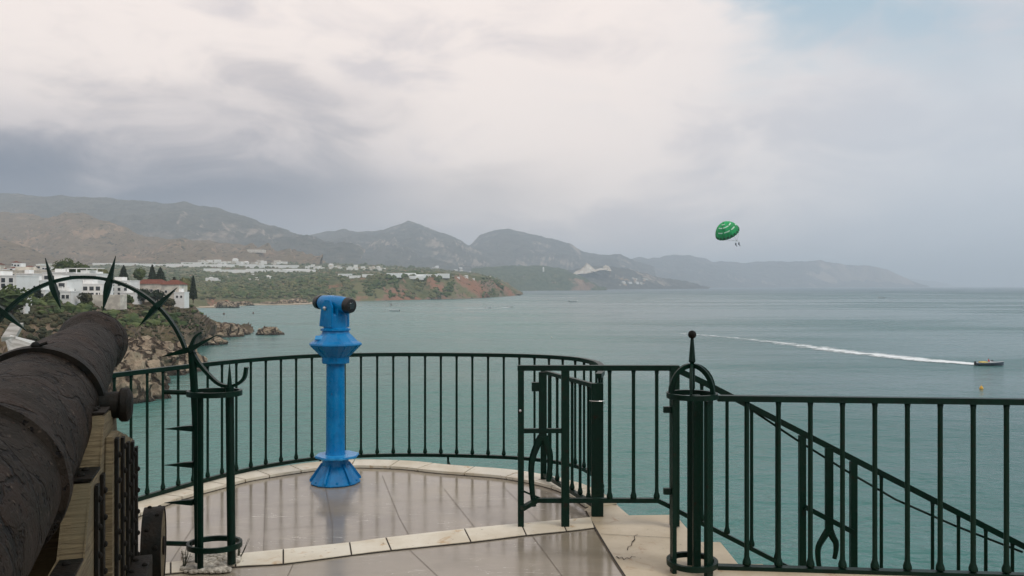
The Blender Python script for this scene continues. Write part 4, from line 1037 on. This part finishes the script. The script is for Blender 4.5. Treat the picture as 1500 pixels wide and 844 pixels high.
# ------------------------------------------------------------------ CANNON
A0 = Vector((-2.0, 3.45, 1.135)); Mz = Vector((-2.49, 4.88, 1.315)); ax = (Mz-A0).normalized()
rot = ax.to_track_quat('Z', 'Y').to_matrix().to_4x4()
t = empty('cannon', (-1.98, 3.45, 0), 'big corroded old cannon on a stepped wooden carriage aimed out to sea', 'cannon')
lc = lambda p: Vector(p)-Vector((-1.98, 3.45, 0))
Mt = Matrix.Translation(lc(A0)) @ rot
L = (Mz-A0).length
prof = [(0.28, -1.95), (0.30, -1.9), (0.30, -1.82), (0.28, -1.8), (0.272, -1.3), (0.268, -1.02), (0.288, -1.0), (0.288, -0.93), (0.262, -0.90), (0.250, -0.3), (0.240, 0.0), (0.222, 0.35), (0.198, 0.75), (0.176, 1.08), (0.160, L-.28), (0.162, L-.22), (0.186, L-.12), (0.194, L-.05), (0.186, L), (0.10, L+.002), (0.095, L-.3)]
fine = []
for (r0, z0), (r1, z1) in zip(prof, prof[1:]):
    n = max(1, int(abs(z1-z0)/0.03))
    for j in range(n): fine.append((lerp(r0, r1, j/n), lerp(z0, z1, j/n)))
fine.append(prof[-1])
bm = B(); lathe(bm, fine, 96)
for v in bm.verts:
    p = v.co; rad = Vector((p.x, p.y, 0)); 
    if rad.length > 0.12:
        k = 0.006*noise.fractal(p*7, 1.0, 2.0, 5)-0.010*max(0, noise.noise(p*4+Vector((3, 1, 0)))-0.25)
        v.co = p+rad.normalized()*k
bmesh.ops.transform(bm, matrix=Mt, verts=bm.verts); obj('barrel', bm, M_barrel, t, True)
bm = B(); lathe(bm, [(0.275, -1.951), (0.24, -2.05), (0.12, -2.12), (0.07, -2.17), (0.11, -2.22), (0.12, -2.28), (0.07, -2.34), (0.01, -2.36)], 24, Mt); obj('breech_knob', bm, M_barrel, t, True)
# trunnion strap
sr = 0.252; pts = [Mt @ Vector((sr*math.cos(a), sr*math.sin(a), 0.0)) for a in [2*PI*i/48 for i in range(48)]]
bm = B()
prof2 = [(sr-.012, -.03), (sr+.012, -.03), (sr+.014, 0), (sr+.012, .03), (sr-.012, .03)]
lathe(bm, prof2, 64, Mt, closed=False); obj('trunnion_strap', bm, M_ironstrap, t, True)
side = Vector((ax.y, -ax.x, 0)).normalized()       # to the right of the barrel
upv = side.cross(ax).normalized()
if upv.z < 0: upv = -upv
tr = Matrix.Translation(lc(A0)) @ side.to_track_quat('Z', 'Y').to_matrix().to_4x4()
topc = lc(A0)+upv*(sr+.015)
bm = B(); bmesh.ops.create_uvsphere(bm, u_segments=12, v_segments=8, radius=0.018, matrix=Matrix.Translation(topc)); obj('strap_nut', bm, M_ironstrap, t, True)
bm = B(); sweep(bm, [topc+side*.01, topc+side*.045+upv*.012], .014, .014, 6); obj('strap_pin', bm, M_ironstrap, t)
for s in (1, -1):
    o = 0.215
    bm = B(); lathe(bm, [(0.058, o*s), (0.058, (o+.10)*s)], 28, tr); obj('trunnion', bm, M_ironstrap, t, True)
    bm = B(); lathe(bm, [(0.066, (o+.101)*s), (0.074, (o+.11)*s), (0.074, (o+.135)*s), (0.05, (o+.15)*s), (0.02, (o+.152)*s)], 28, tr); obj('trunnion_cap', bm, M_ironstrap, t, True)
# carriage: d along the barrel heading, cheeks each side
d2 = Vector((ax.x, ax.y, 0)).normalized(); base = Vector((A0.x, A0.y, 0))
def cm(off): # matrix: x across(right), y along, z up; origin below the trunnions
    return Matrix.Translation(lc(base)) @ Matrix(((side.x, d2.x, 0, 0), (side.y, d2.y, 0, 0), (0, 0, 1, 0), (0, 0, 0, 1))) @ Matrix.Translation((off, 0, 0))
def poly_plate(bm, prof, x0, x1, mtx, bev=0.006):
    a = [bm.verts.new((x0, y, z)) for y, z in prof]; b = [bm.verts.new((x1, y, z)) for y, z in prof]; n = len(prof)
    bm.faces.new(a[::-1]); bm.faces.new(b)
    for i in range(n): bm.faces.new((a[i], a[(i+1) % n], b[(i+1) % n], b[i]))
    if bev: bmesh.ops.bevel(bm, geom=bm.edges[:], offset=bev, segments=2, affect='EDGES')
    bmesh.ops.transform(bm, matrix=mtx, verts=bm.verts)
cheek = [(-1.6, 0.28), (-1.6, 0.50), (-1.10, 0.50), (-1.05, 0.70), (-0.74, 0.70), (-0.60, 0.93), (-0.36, 0.935), (-0.28, 1.13), (-0.09, 1.13), (-0.07, 1.085), (0.09, 1.085), (0.12, 0.98), (0.52, 0.92), (0.60, 0.80), (0.60, 0.28)]
rivet_me = None
def rivet(mtx, x, y, z, axis='x', r=0.012, parent=None):
    global rivet_me
    if rivet_me is None:
        b_ = B(); lathe(b_, [(1.0, 0), (0.95, 0.35), (0.6, 0.75), (0.05, 0.9)], 8); rivet_me = bpy.data.meshes.new('rivet'); b_.to_mesh(rivet_me); b_.free(); rivet_me.materials.append(M_ironstrap)
        rivet_me.polygons.foreach_set('use_smooth', [True]*len(rivet_me.polygons))
    o = link('rivet', rivet_me, None, parent or t)
    rm = {'x': Matrix.Rotation(R(90), 4, 'Y'), '-x': Matrix.Rotation(R(-90), 4, 'Y'), 'z': Matrix.Identity(4), '-y': Matrix.Rotation(R(90), 4, 'X')}[axis]
    o.matrix_local = mtx @ Matrix.Translation((x, y, z)) @ rm @ Matrix.Scale(r, 4)
    return o
for s in (1, -1):
    mtx = cm(0); x0, x1 = (0.205, 0.292) if s > 0 else (-0.292, -0.205)
    bm = B(); poly_plate(bm, cheek, x0, x1, mtx); ck = obj('carriage_cheek', bm, M_wood, t)
    # an outer plank and iron straps with rivets down its outer face
    xo = x1 if s > 0 else x0
    bm = B(); poly_plate(bm, [(-0.30, .28), (-.30, .86), (-.26, 1.04), (-.10, 1.04), (.48, .90), (.56, .78), (.56, .28)], xo+s*.002, xo+s*.032, mtx, .004); obj('outer_plank', bm, M_wood, t)
    xq = xo+s*.034
    for y0, ztop in ((-0.52, 0.91), (-0.38, 0.92), (-0.22, 1.03), (-0.03, 1.0), (0.16, 0.945), (0.34, 0.915), (0.50, 0.86)):
        xq = xo+s*(.003 if y0 < -.3 else .034); bm = B(); a, b = sorted((xq, xq+s*.012)); box(bm, (a, y0-.024, .29), (b, y0+.024, ztop), .002, mtx); st = obj('iron_strap', bm, M_ironstrap, t)
        z = .33
        while z < ztop-.02:
            rivet(mtx, xq+s*.012, y0, z, 'x' if s > 0 else '-x', .013, t); z += .105
    # iron lining on the stepped edges
    xa, xb = sorted((x0+.0, x1))
    for (ya, za, yb_, zb) in ((-1.02, .703, -.76, .703), (-.59, .938, -.375, .938), (-.27, 1.133, -.10, 1.133)):
        bm = B(); box(bm, (xa+.012 if s > 0 else xa, ya, za), (xb if s > 0 else xb-.012, yb_, za+.010), .002, mtx); ip = obj('edge_iron', bm, M_ironstrap, t)
        rivet(mtx, (xa+xb)/2, yb_-.06, za+.010, 'z', .014, t); rivet(mtx, (xa+xb)/2, ya+.06, za+.010, 'z', .014, t)
mtx = cm(0)
bm = B(); box(bm, (-.25, -1.45, .30), (.25, -1.25, .5), .01, mtx); obj('transom', bm, M_wood, t)
bm = B(); box(bm, (-.25, .25, .30), (.25, .45, .62), .01, mtx); obj('transom', bm, M_wood, t)
for y in (-1.3, 0.95):
    bm = B(); box(bm, (-.29, y-.07, .12), (.29, y+.07, .277), .008, mtx); obj('axle', bm, M_wood, t)
# sole beam carrying the front axle
for s in (1, -1):
    xa, xb = sorted((s*.21, s*.285)); bm = B(); box(bm, (xa, .603, .28), (xb, 1.08, .42), .006, mtx); obj('sole_beam', bm, M_wood, t)
for y in (-1.3, 1.0):
    for s in (1, -1):
        wc = mtx @ Vector((s*.37, y, .215))
        wm = Matrix.Translation(wc) @ side.to_track_quat('Z', 'Y').to_matrix().to_4x4()
        bm = B(); lathe(bm, [(0.02, -.045), (.195, -.045), (.195, .045), (0.02, .045)], 32, wm); wd = obj('wheel', bm, M_wood, t, True)
        bm = B(); lathe(bm, [(.197, -.05), (.213, -.05), (.213, .05), (.197, .05), (.197, -.05)], 40, wm, closed=False); obj('wheel_tyre', bm, M_ironstrap, wd, True)
        bm = B(); lathe(bm, [(.05, .047), (.05, .055), (.02, .058)], 16, wm @ Matrix.Scale(s, 4, (0, 0, 1))); obj('hub', bm, M_ironstrap, wd, True)
        for i in range(14):
            a = 2*PI*i/14+(0.2); o = rivet(Matrix.Identity(4), 0, 0, 0, 'z', .012, wd)
            q = wm @ Vector((.213*math.cos(a), .213*math.sin(a), (-.022 if i % 2 else .022))); n_ = (wm.to_3x3() @ Vector((math.cos(a), math.sin(a), 0)))
            o.matrix_local = Matrix.Translation(q) @ n_.to_track_quat('Z', 'Y').to_matrix().to_4x4() @ Matrix.Scale(.012, 4)
# iron shoe plate beside the rear of the wheel
bm = B(); box(bm, (.33, .06, .004), (.415, .38, .36), .008, mtx); sh = obj('iron_shoe', bm, M_ironstrap, t)
for a, b in ((.35, .14), (.35, .30), (.395, .22)): rivet(mtx, a, b, .36, 'z', .013, t)
rivet(mtx, .375, .06, .27, '-y', .015, t)

# ------------------------------------------------------------------ TELESCOPE
tx, ty = (491.5-HX)/F*6.88, 6.88
t = empty('viewing_telescope', (tx, ty, 0), 'bright blue coin viewing telescope on a column on the lookout floor', 'telescope')
t.scale = (1, 1, 1)
bm = B(); lathe(bm, [(0.205, 0.004), (0.21, 0.012), (0.205, 0.022), (0.115, 0.15), (0.105, 0.22)], 12); obj('base_flare', bm, M_blue, t)
for i in range(6):
    a = 2*PI*i/6+.3; bm = B()
    pr = [(0.10, .023), (.212, .023), (.212, .04), (0.118, .17), (.10, .17)]
    v0 = [bm.verts.new((r, -.008, z)) for r, z in pr]; v1 = [bm.verts.new((r, .008, z)) for r, z in pr]
    bm.faces.new(v0); bm.faces.new(v1[::-1])
    for k in range(5): bm.faces.new((v0[k], v0[(k+1) % 5], v1[(k+1) % 5], v1[k]))
    bmesh.ops.rotate(bm, verts=bm.verts, matrix=Matrix.Rotation(a, 3, 'Z')); obj('gusset', bm, M_blue, t)
    bm = B(); lathe(bm, [(.014, .024), (.014, .036), (.006, .04)], 6, Matrix.Translation((.185*math.cos(a+.5), .185*math.sin(a+.5), 0))); obj('base_bolt', bm, M_blue, t)
bm = B(); pr = [(0.185*math.cos(2*PI*i/8+PI/8)+.02, .185*math.sin(2*PI*i/8+PI/8)-.03) for i in range(8)]; prism(bm, pr, .222, .242); bmesh.ops.bevel(bm, geom=bm.edges[:], offset=.005, segments=2, affect='EDGES'); obj('step_plate', bm, M_bluefade, t)
bm = B(); lathe(bm, [(.084, .243), (.078, .27), (.077, .6), (.075, 1.0)], 32); obj('column', bm, M_blue, t, True)
bm = B(); lathe(bm, [(.112, 1.002), (.115, 1.01), (.115, 1.055), (.125, 1.065), (.212, 1.150)], 10); obj('lower_cone', bm, M_blue, t)
for i in range(10):
    a = 2*PI*(i+.5)/10
    bm = B(); sweep(bm, [(.112*math.cos(a), .112*math.sin(a), 1.062), (.203*math.cos(a), .203*math.sin(a), 1.152)], .012, .012); obj('cone_rib', bm, M_blue, t)
bm = B(); lathe(bm, [(.218, 1.152), (.222, 1.16), (.218, 1.172), (.185, 1.19), (.118, 1.255), (.112, 1.275)], 10); obj('coin_housing', bm, M_blue, t)
bm = B(); box(bm, (-.035, -.006, 0), (.035, .006, .045), .003, Matrix.Translation((-.11, -.125, 1.205)) @ Matrix.Rotation(R(-48), 4, 'X')); obj('notice_plate', bm, M_bluefade, t)
bm = B(); lathe(bm, [(.125, 1.277), (.125, 1.292), (.10, 1.30), (.098, 1.40), (.085, 1.42)], 16); obj('head_neck', bm, M_blue, t)
ta = R(-33)
hm = Matrix.Translation((0.0, 0, 1.498)) @ Matrix.Rotation(ta, 4, 'Z') @ Matrix.Rotation(R(4), 4, 'Y')
for s in (-1, 1):
    bm = B(); pr = [(-.075, -.19), (.075, -.19), (.062, -.02), (.03, .035), (-.03, .035), (-.062, -.02)]
    a0 = [bm.verts.new((x, s*.082, z)) for x, z in pr]; a1 = [bm.verts.new((x, s*.104, z)) for x, z in pr]
    bm.faces.new(a0); bm.faces.new(a1[::-1])
    for k in range(6): bm.faces.new((a0[k], a0[(k+1) % 6], a1[(k+1) % 6], a1[k]))
    bmesh.ops.bevel(bm, geom=bm.edges[:], offset=.004, segments=2, affect='EDGES')
    bmesh.ops.transform(bm, matrix=hm, verts=bm.verts); y_ = obj('yoke', bm, M_blue, t)
    bm = B(); lathe(bm, [(.017, 0), (.017, .012), (.008, .018)], 10, hm @ Matrix.Translation((-.01, s*.105, -.035)) @ Matrix.Rotation(-s*R(90), 4, 'X')); obj('pivot_bolt', bm, M_chrome, t, True)
bm = B()
prb = [(-.17, .050), (-.15, .062), (-.05, .071), (.06, .071), (.13, .064)]
lathe(bm, [(r, z) for z, r in prb], 24, hm @ Matrix.Rotation(R(90), 4, 'Y')); tube = obj('telescope_body', bm, M_blue, t, True)
bm = B(); box(bm, (-.10, -.062, -.15), (.09, .062, -.02), .01, hm); obj('optics_block', bm, M_blue, t)
bm = B(); lathe(bm, [(.052, -.172), (.060, -.178), (.056, -.215), (.045, -.23)], 20, hm @ Matrix.Rotation(R(90), 4, 'Y')); obj('objective_hood', bm, M_black, t, True)
bm = B(); lathe(bm, [(.060, .131), (.068, .136), (.067, .16), (.057, .185), (.042, .188)], 22, hm @ Matrix.Rotation(R(90), 4, 'Y')); ep = obj('eyepiece', bm, M_black, t, True)
bm = B(); lathe(bm, [(.030, .189), (.028, .191)], 16, hm @ Matrix.Rotation(R(90), 4, 'Y')); obj('eye_lens', bm, M_glass, ep, True)

# ------------------------------------------------------------------ PEOPLE (small, far off)
def person(loc, joints, rads, rz, label, m, group=None, skin=None, hair=None, vest=None):
    t = empty('person', loc, label, 'person', group, rz)
    me = bpy.data.meshes.new('body'); names = list(joints)
    edges = [('pelvis', 'chest'), ('chest', 'neck'), ('neck', 'head'), ('head', 'crown')]
    for s in 'lr': edges += [('chest', 'sh'+s), ('sh'+s, 'el'+s), ('el'+s, 'ha'+s), ('pelvis', 'hip'+s), ('hip'+s, 'kn'+s), ('kn'+s, 'an'+s), ('an'+s, 'to'+s)]
    me.from_pydata([joints[n] for n in names], [(names.index(a), names.index(b)) for a, b in edges], [])
    o = link('body', me, m, t)
    md = o.modifiers.new('skin', 'SKIN')
    sv = me.skin_vertices[0].data
    for i, n in enumerate(names): r = rads.get(n.rstrip('lr') if n[:-1] in rads else n, .05); sv[i].radius = (r, r); sv[i].use_root = (n == 'pelvis')
    o.modifiers.new('sub', 'SUBSURF').levels = 1; o.modifiers['sub'].render_levels = 1
    if hair:
        bm = B(); bmesh.ops.create_uvsphere(bm, u_segments=12, v_segments=8, radius=.115, matrix=Matrix.Translation(Vector(joints['crown'])+Vector((0, .02, -.03)))); obj('hair', bm, hair, t, True)
    if vest:
        c = (Vector(joints['pelvis'])+Vector(joints['neck']))/2
        bm = B(); box(bm, (-.2, -.15, -.2), (.2, .15, .24), .06, Matrix.Translation(c)); obj('life_vest', bm, vest, t, True)
    return t
RAD = dict(pelvis=.15, chest=.16, neck=.06, head=.095, crown=.07, sh=.07, el=.05, ha=.04, hip=.10, kn=.065, an=.045, to=.035)
def seated(armup):
    j = dict(pelvis=(0, 0, 0), chest=(0, .02, .38), neck=(0, .02, .55), head=(0, 0, .66), crown=(0, 0, .78))
    for s, k in (('l', -1), ('r', 1)):
        j['sh'+s] = (k*.2, .02, .46)
        if armup: j['el'+s] = (k*.28, -.05, .68); j['ha'+s] = (k*.22, -.05, .95)
        else: j['el'+s] = (k*.25, -.12, .2); j['ha'+s] = (k*.15, -.34, .25)
        j['hip'+s] = (k*.1, -.05, -.03); j['kn'+s] = (k*.13, -.42, -.08); j['an'+s] = (k*.12, -.5, -.5); j['to'+s] = (k*.13, -.66, -.56)
    return j
M_cloth1 = mat('navy_swimwear', (0.02, 0.03, 0.06), 0.8); M_cloth2 = mat('dark_clothes', (0.03, 0.028, 0.03), 0.8); M_hair = mat('brown_hair', (0.03, 0.02, 0.012), 0.7)
M_vest = mat('dark_vest', (0.02, 0.04, 0.09), 0.8); M_red = mat('red_shirt', (0.75, 0.06, 0.03), 0.7); M_yel = mat('yellow_vest', (0.7, 0.5, 0.06), 0.7)

# ------------------------------------------------------------------ PARASAIL
DP = 300.0
M_sailg = mat('green_parasail_cloth', (0.02, 0.46, 0.14), 0.6, 0, 0.3, (0.01, 0.28, 0.08), 0.4)
M_saild = mat('dark_green_panel', (0.006, 0.10, 0.035), 0.6)
M_sailw = mat('white_parasail_cloth', (0.62, 0.85, 0.68), 0.6)
pc = P(1063.5, 336, DP)
t = empty('parasail', pc, 'round green parasail with white bands flying over the bay', 'parasail')
Rc = 4.55
axd = Vector((-0.12, -0.52, 0.85)).normalized()     # the canopy axis leans back towards us
rotm = axd.to_track_quat('Z', 'Y').to_matrix().to_4x4()
NG = 20
def dome(u, v, k=1.0):
    """u: 0 top .. 1 rim ; v angle"""
    th = u*R(80); sc = 1-0.035*abs(math.sin(v*NG/2))*u
    return Vector((Rc*1.02*math.sin(th)*math.cos(v)*sc*k, Rc*0.86*math.sin(th)*math.sin(v)*sc*k, Rc*1.28*(math.cos(th)-.5)*k))
rotz = Matrix.Rotation(R(-24), 4, 'Y')
Tm = rotz @ rotm
bm = B(); nu_, nv_ = 12, 80; ring = []
for i in range(nu_+1):
    u = max(.05, i/nu_); ring.append([bm.verts.new(Tm @ dome(u, 2*PI*j/nv_)) for j in range(nv_)])
for i in range(nu_):
    for j in range(nv_): bm.faces.new((ring[i][j], ring[i][(j+1) % nv_], ring[i+1][(j+1) % nv_], ring[i+1][j]))
cn = obj('canopy', bm, M_sailg, t, True)
md = cn.modifiers.new('th', 'SOLIDIFY'); md.thickness = 0.05
def patch(name, u0, u1, v0, v1, m):
    bm = B(); n = 10; a = [bm.verts.new(Tm @ dome(u0, lerp(v0, v1, i/n), 1.025)) for i in range(n+1)]; b = [bm.verts.new(Tm @ dome(u1, lerp(v0, v1, i/n), 1.025)) for i in range(n+1)]
    for i in range(n): bm.faces.new((a[i], a[i+1], b[i+1], b[i]))
    o = obj(name, bm, m, t); o.modifiers.new('th', 'SOLIDIFY').thickness = .03
for i in range(NG):
    v0 = 2*PI*(i+.18)/NG; v1 = 2*PI*(i+.82)/NG; patch('rim_panel', .86, .97, v0, v1, M_saild)
for u0, u1, a0, a1 in ((.34, .40, 200, 240), (.34, .40, 248, 300), (.34, .40, 308, 345), (.60, .66, 210, 240), (.60, .66, 250, 285), (.60, .66, 295, 325), (.34, .40, 60, 100), (.64, .70, 345, 15+360), (.12, .17, 210, 290)):
    patch('white_band', u0, u1, R(a0), R(a1), M_sailw)
hang = P(1080, 358, DP)-pc
for i in range(0, NG, 2):
    p = Tm @ dome(.98, 2*PI*i/NG); bm = B(); sweep(bm, [p, Vector(hang)+Vector((0, 0, 1.2))], .025, .025, 4); obj('line', bm, M_saild, t)
bm = B(); sweep(bm, [Vector(hang)+Vector((-.9, 0, 1.15)), Vector(hang)+Vector((.9, 0, 1.15))], .06, .06, 6); obj('harness_bar', bm, M_saild, t)
for k, (dx, m, lab) in enumerate(((-.55, M_cloth1, 'left of two riders hanging side by side under the green parasail'), (.6, M_cloth2, 'right of two riders hanging side by side under the green parasail'))):
    person(P(1080, 358, DP)+Vector((dx, 0, -.3+.15*k)), seated(True), RAD, R(25), lab, m, None, None, M_hair, M_vest)

# ------------------------------------------------------------------ BOATS AND BUOYS
M_hullw = mat('white_gelcoat', (0.7, 0.72, 0.72), 0.35, 0, 0.5)
M_hulld = mat('dark_blue_hull', (0.07, 0.09, 0.12), 0.35)
M_screen = mat('smoked_windscreen', (0.03, 0.04, 0.05), 0.1)
M_motor = mat('outboard_black', (0.03, 0.03, 0.03), 0.4)
def boat(loc, L, rz, label, hull, deck, console=True, group=None, name='speedboat', hk=0.085):
    t = empty(name, loc, label, 'boat', group, rz)          # bow towards +x
    W_ = L*0.30; H = L*hk; bm = B(); secs = []
    for i in range(13):
        s = i/12; x = (s-.5)*L; w = W_/2*(1-max(0, (s-.45)/.55)**2.2)*(.92+.08*min(1, s*4)); sh = H*(1+.55*s*s); kl = -H*.45*(1-max(0, (s-.7)/.3)**2)
        w = max(w, .02)
        secs.append([(x, -w, sh), (x, -w*.93, sh*.45), (x, -w*.6, kl*.3), (x, 0, kl), (x, w*.6, kl*.3), (x, w*.93, sh*.45), (x, w, sh), (x, w*.8, sh*.98), (x, 0, sh*(.62 if s < .62 else 1.05)), (x, -w*.8, sh*.98)])
    V = [[bm.verts.new(p) for p in s] for s in secs]; m_ = len(secs[0])
    for a, b in zip(V, V[1:]):
        for i in range(m_): bm.faces.new((a[i], b[i], b[(i+1) % m_], a[(i+1) % m_]))
    bm.faces.new(V[0]); bm.faces.new(V[-1][::-1])
    obj('hull', bm, hull, t)
    bm = B(); sweep(bm, [(x, y*1.02, z+.01) for x, y, z in [s[0] for s in secs]]+[(x, y*1.02, z+.01) for x, y, z in [s[6] for s in secs][::-1]], L*.014, L*.014, 6, closed=True); obj('gunwale', bm, deck, t)
    if console:
        bm = B(); box(bm, (-.02*L, -W_*.2, H*.5), (.10*L, W_*.2, H*1.55), L*.01); obj('console', bm, hull if hull is M_hullw else deck, t)
        bm = B(); box(bm, (.07*L, -W_*.2, H*1.56), (.085*L, W_*.2, H*2.2), .01, Matrix.Rotation(0, 4, 'Y')); obj('windscreen', bm, M_screen, t)
        bm = B(); box(bm, (-.16*L, -W_*.25, H*.5), (-.09*L, W_*.25, H*1.2), L*.01); obj('seat', bm, deck, t)
    bm = B(); box(bm, (-.56*L, -L*.03, -.1), (-.5*L, L*.03, H*1.6), L*.008); obj('outboard_motor', bm, M_motor, t)
    return t
def foam_mat():
    m = bpy.data.materials.new('wake_foam'); m.use_nodes = True; t = NT(m.node_tree); b = t.n['Principled BSDF']
    b.inputs['Base Color'].default_value = (.8, .85, .86, 1); b.inputs['Roughness'].default_value = .7
    v = t.pos(); at = t.new('ShaderNodeAttribute', attribute_name='cover')
    f = t.math('ADD', t.noise(t.mapping(v, (.45, .5, 1)), 1.0, 8, .75, .6), at.outputs['Fac'])
    f2 = t.noise(t.mapping(v, (.16, .16, 1)), 1.0, 6, .7, .5)
    f = t.math('ADD', f, t.math('MULTIPLY', t.math('SUBTRACT', f2, 0.5), 1.3))
    t.put(b.inputs['Alpha'], t.smooth(f, 0.80, 1.25))
    return m
M_foam = foam_mat()
def wake(name, pts, wfun, cov, label, group=None):
    sp_ = spline([G(x, y, SEA) for x, y in pts], 14); bm = B(); n = len(sp_)
    lay = bm.verts.layers.float.new('cover'); rows = []
    for i, c in enumerate(sp_):
        tt = (sp_[min(i+1, n-1)]-sp_[max(i-1, 0)]).normalized(); nn = Vector((-tt.y, tt.x, 0)); w = wfun(i/(n-1))*(1+.35*noise.noise(Vector((i*.9, 3, 0)))); row = []
        for k in range(5):
            s = k/4-.5; v = bm.verts.new((c.x+nn.x*w*s, c.y+nn.y*w*s, SEA+.12)); v[lay] = cov(i/(n-1))-abs(s)*.9; row.append(v)
        rows.append(row)
    for a, b in zip(rows, rows[1:]):
        for k in range(4): bm.faces.new((a[k], a[k+1], b[k+1], b[k]))
    return tag(obj(name, bm, M_foam), label, 'wake', group, 'stuff')
bl = G(1450, 535.5, SEA)
boat(bl+Vector((0, 0, .15)), 8.0, R(-4), 'dark blue speedboat with a yellow stern at the head of the long wake', M_hulld, M_hullw)
bm = B(); box(bm, (-1.0, -.9, 0), (.9, .9, .42), .12); o = obj('storage_locker', bm, M_yel); o.location = bl+Vector((-1.9, 0, .75)); tag(o, 'yellow locker on the stern of the dark blue speedboat', 'locker')
person(bl+Vector((-.35, 0, 1.2)), seated(False), RAD, R(90), 'person in red sitting in the dark blue speedboat', M_red, None, None, M_hair)
wake('wake', [(1432, 534.5), (1400, 531.5), (1350, 527.5), (1290, 521), (1230, 514.5), (1170, 506), (1110, 499), (1050, 493), (985, 488)], lambda s: lerp(5.5, 15, min(1, s*2.5)), lambda s: lerp(1.06, .45, min(1, s**.8)), 'long white foam wake trailing behind the dark blue speedboat')
boat(G(577, 456, SEA)+Vector((0, 0, .2)), 10, R(170), 'white open boat lying still below the red cliffs', M_hullw, M_hullw)
for (px, py, x0, lab) in ((716, 451.6, 660, 'left'), (748, 450.2, 722, 'right')):
    boat(G(px, py, SEA)+Vector((0, 0, .3)), 7, 0, 'small %s boat of the pair racing towards the cape' % lab, M_hullw, M_hulld, False)
    wake('wake', [(px-2, py), ((px+x0)/2, py+1), (x0, py+2)], lambda s: lerp(5, 9, s), lambda s: lerp(.9, .5, s), 'short white wake behind the %s boat of the racing pair' % lab)
boat(G(840, 442.5, SEA)+Vector((0, 0, .3)), 13, R(10), 'tiny pale boat far out right of the cape', M_hullw, M_hullw, False)
boat(G(1291, 437, SEA)+Vector((0, 0, .3)), 12, R(150), 'tiny white boat far out below the distant headland', M_hullw, M_hullw, False)
M_buoyy = mat('yellow_buoy', (0.75, 0.42, 0.05), 0.5); M_buoyw = mat('white_buoy', (0.55, 0.55, 0.52), 0.5); M_buoyo = mat('dark_buoy', (0.10, 0.05, 0.04), 0.5)
def buoy(px, py, r, m, label):
    t = empty('buoy', G(px, py, SEA), label, 'buoy')
    bm = B(); lathe(bm, [(.2*r, -.5*r), (.9*r, -.1*r), (r, .4*r), (.8*r, 1.1*r), (.35*r, 1.6*r), (.3*r, 1.75*r)], 16); obj('float', bm, m, t, True)
    bm = B(); lathe(bm, [(.08*r, 1.752*r), (.06*r, 2.3*r), (.15*r, 2.35*r), (.02*r, 2.5*r)], 8); obj('top_mark', bm, m, t)
buoy(1437.5, 570, .42, M_buoyy, 'yellow buoy floating below the dark blue speedboat')
buoy(808, 495, .35, M_buoyw, 'pale mooring buoy in the open water above the gate')
buoy(573, 447.5, 1.0, M_buoyo, 'dark buoy behind the still white boat')
buoy(328, 461, .9, M_buoyo, 'left dark buoy in the bay behind the headland tip')
buoy(371, 459.5, .8, M_buoyo, 'right dark buoy in the bay behind the lone rock')

# ------------------------------------------------------------------ HAZE
bm = B(); box(bm, (-42000, -4000, SEA-1.5), (42000, 42000, 760))
hz_m = bpy.data.materials.new('haze'); hz_m.use_nodes = True; tt = NT(hz_m.node_tree); tt.n.clear()
vp = tt.new('ShaderNodeVolumePrincipled'); vp.inputs['Color'].default_value = (0.80, 0.90, 1.0, 1); vp.inputs['Density'].default_value = 0.000122; vp.inputs['Anisotropy'].default_value = 0.0
ou = tt.new('ShaderNodeOutputMaterial'); tt.l.new(vp.outputs[0], ou.inputs['Volume'])
tag(obj('haze', bm, hz_m), kind='stuff')
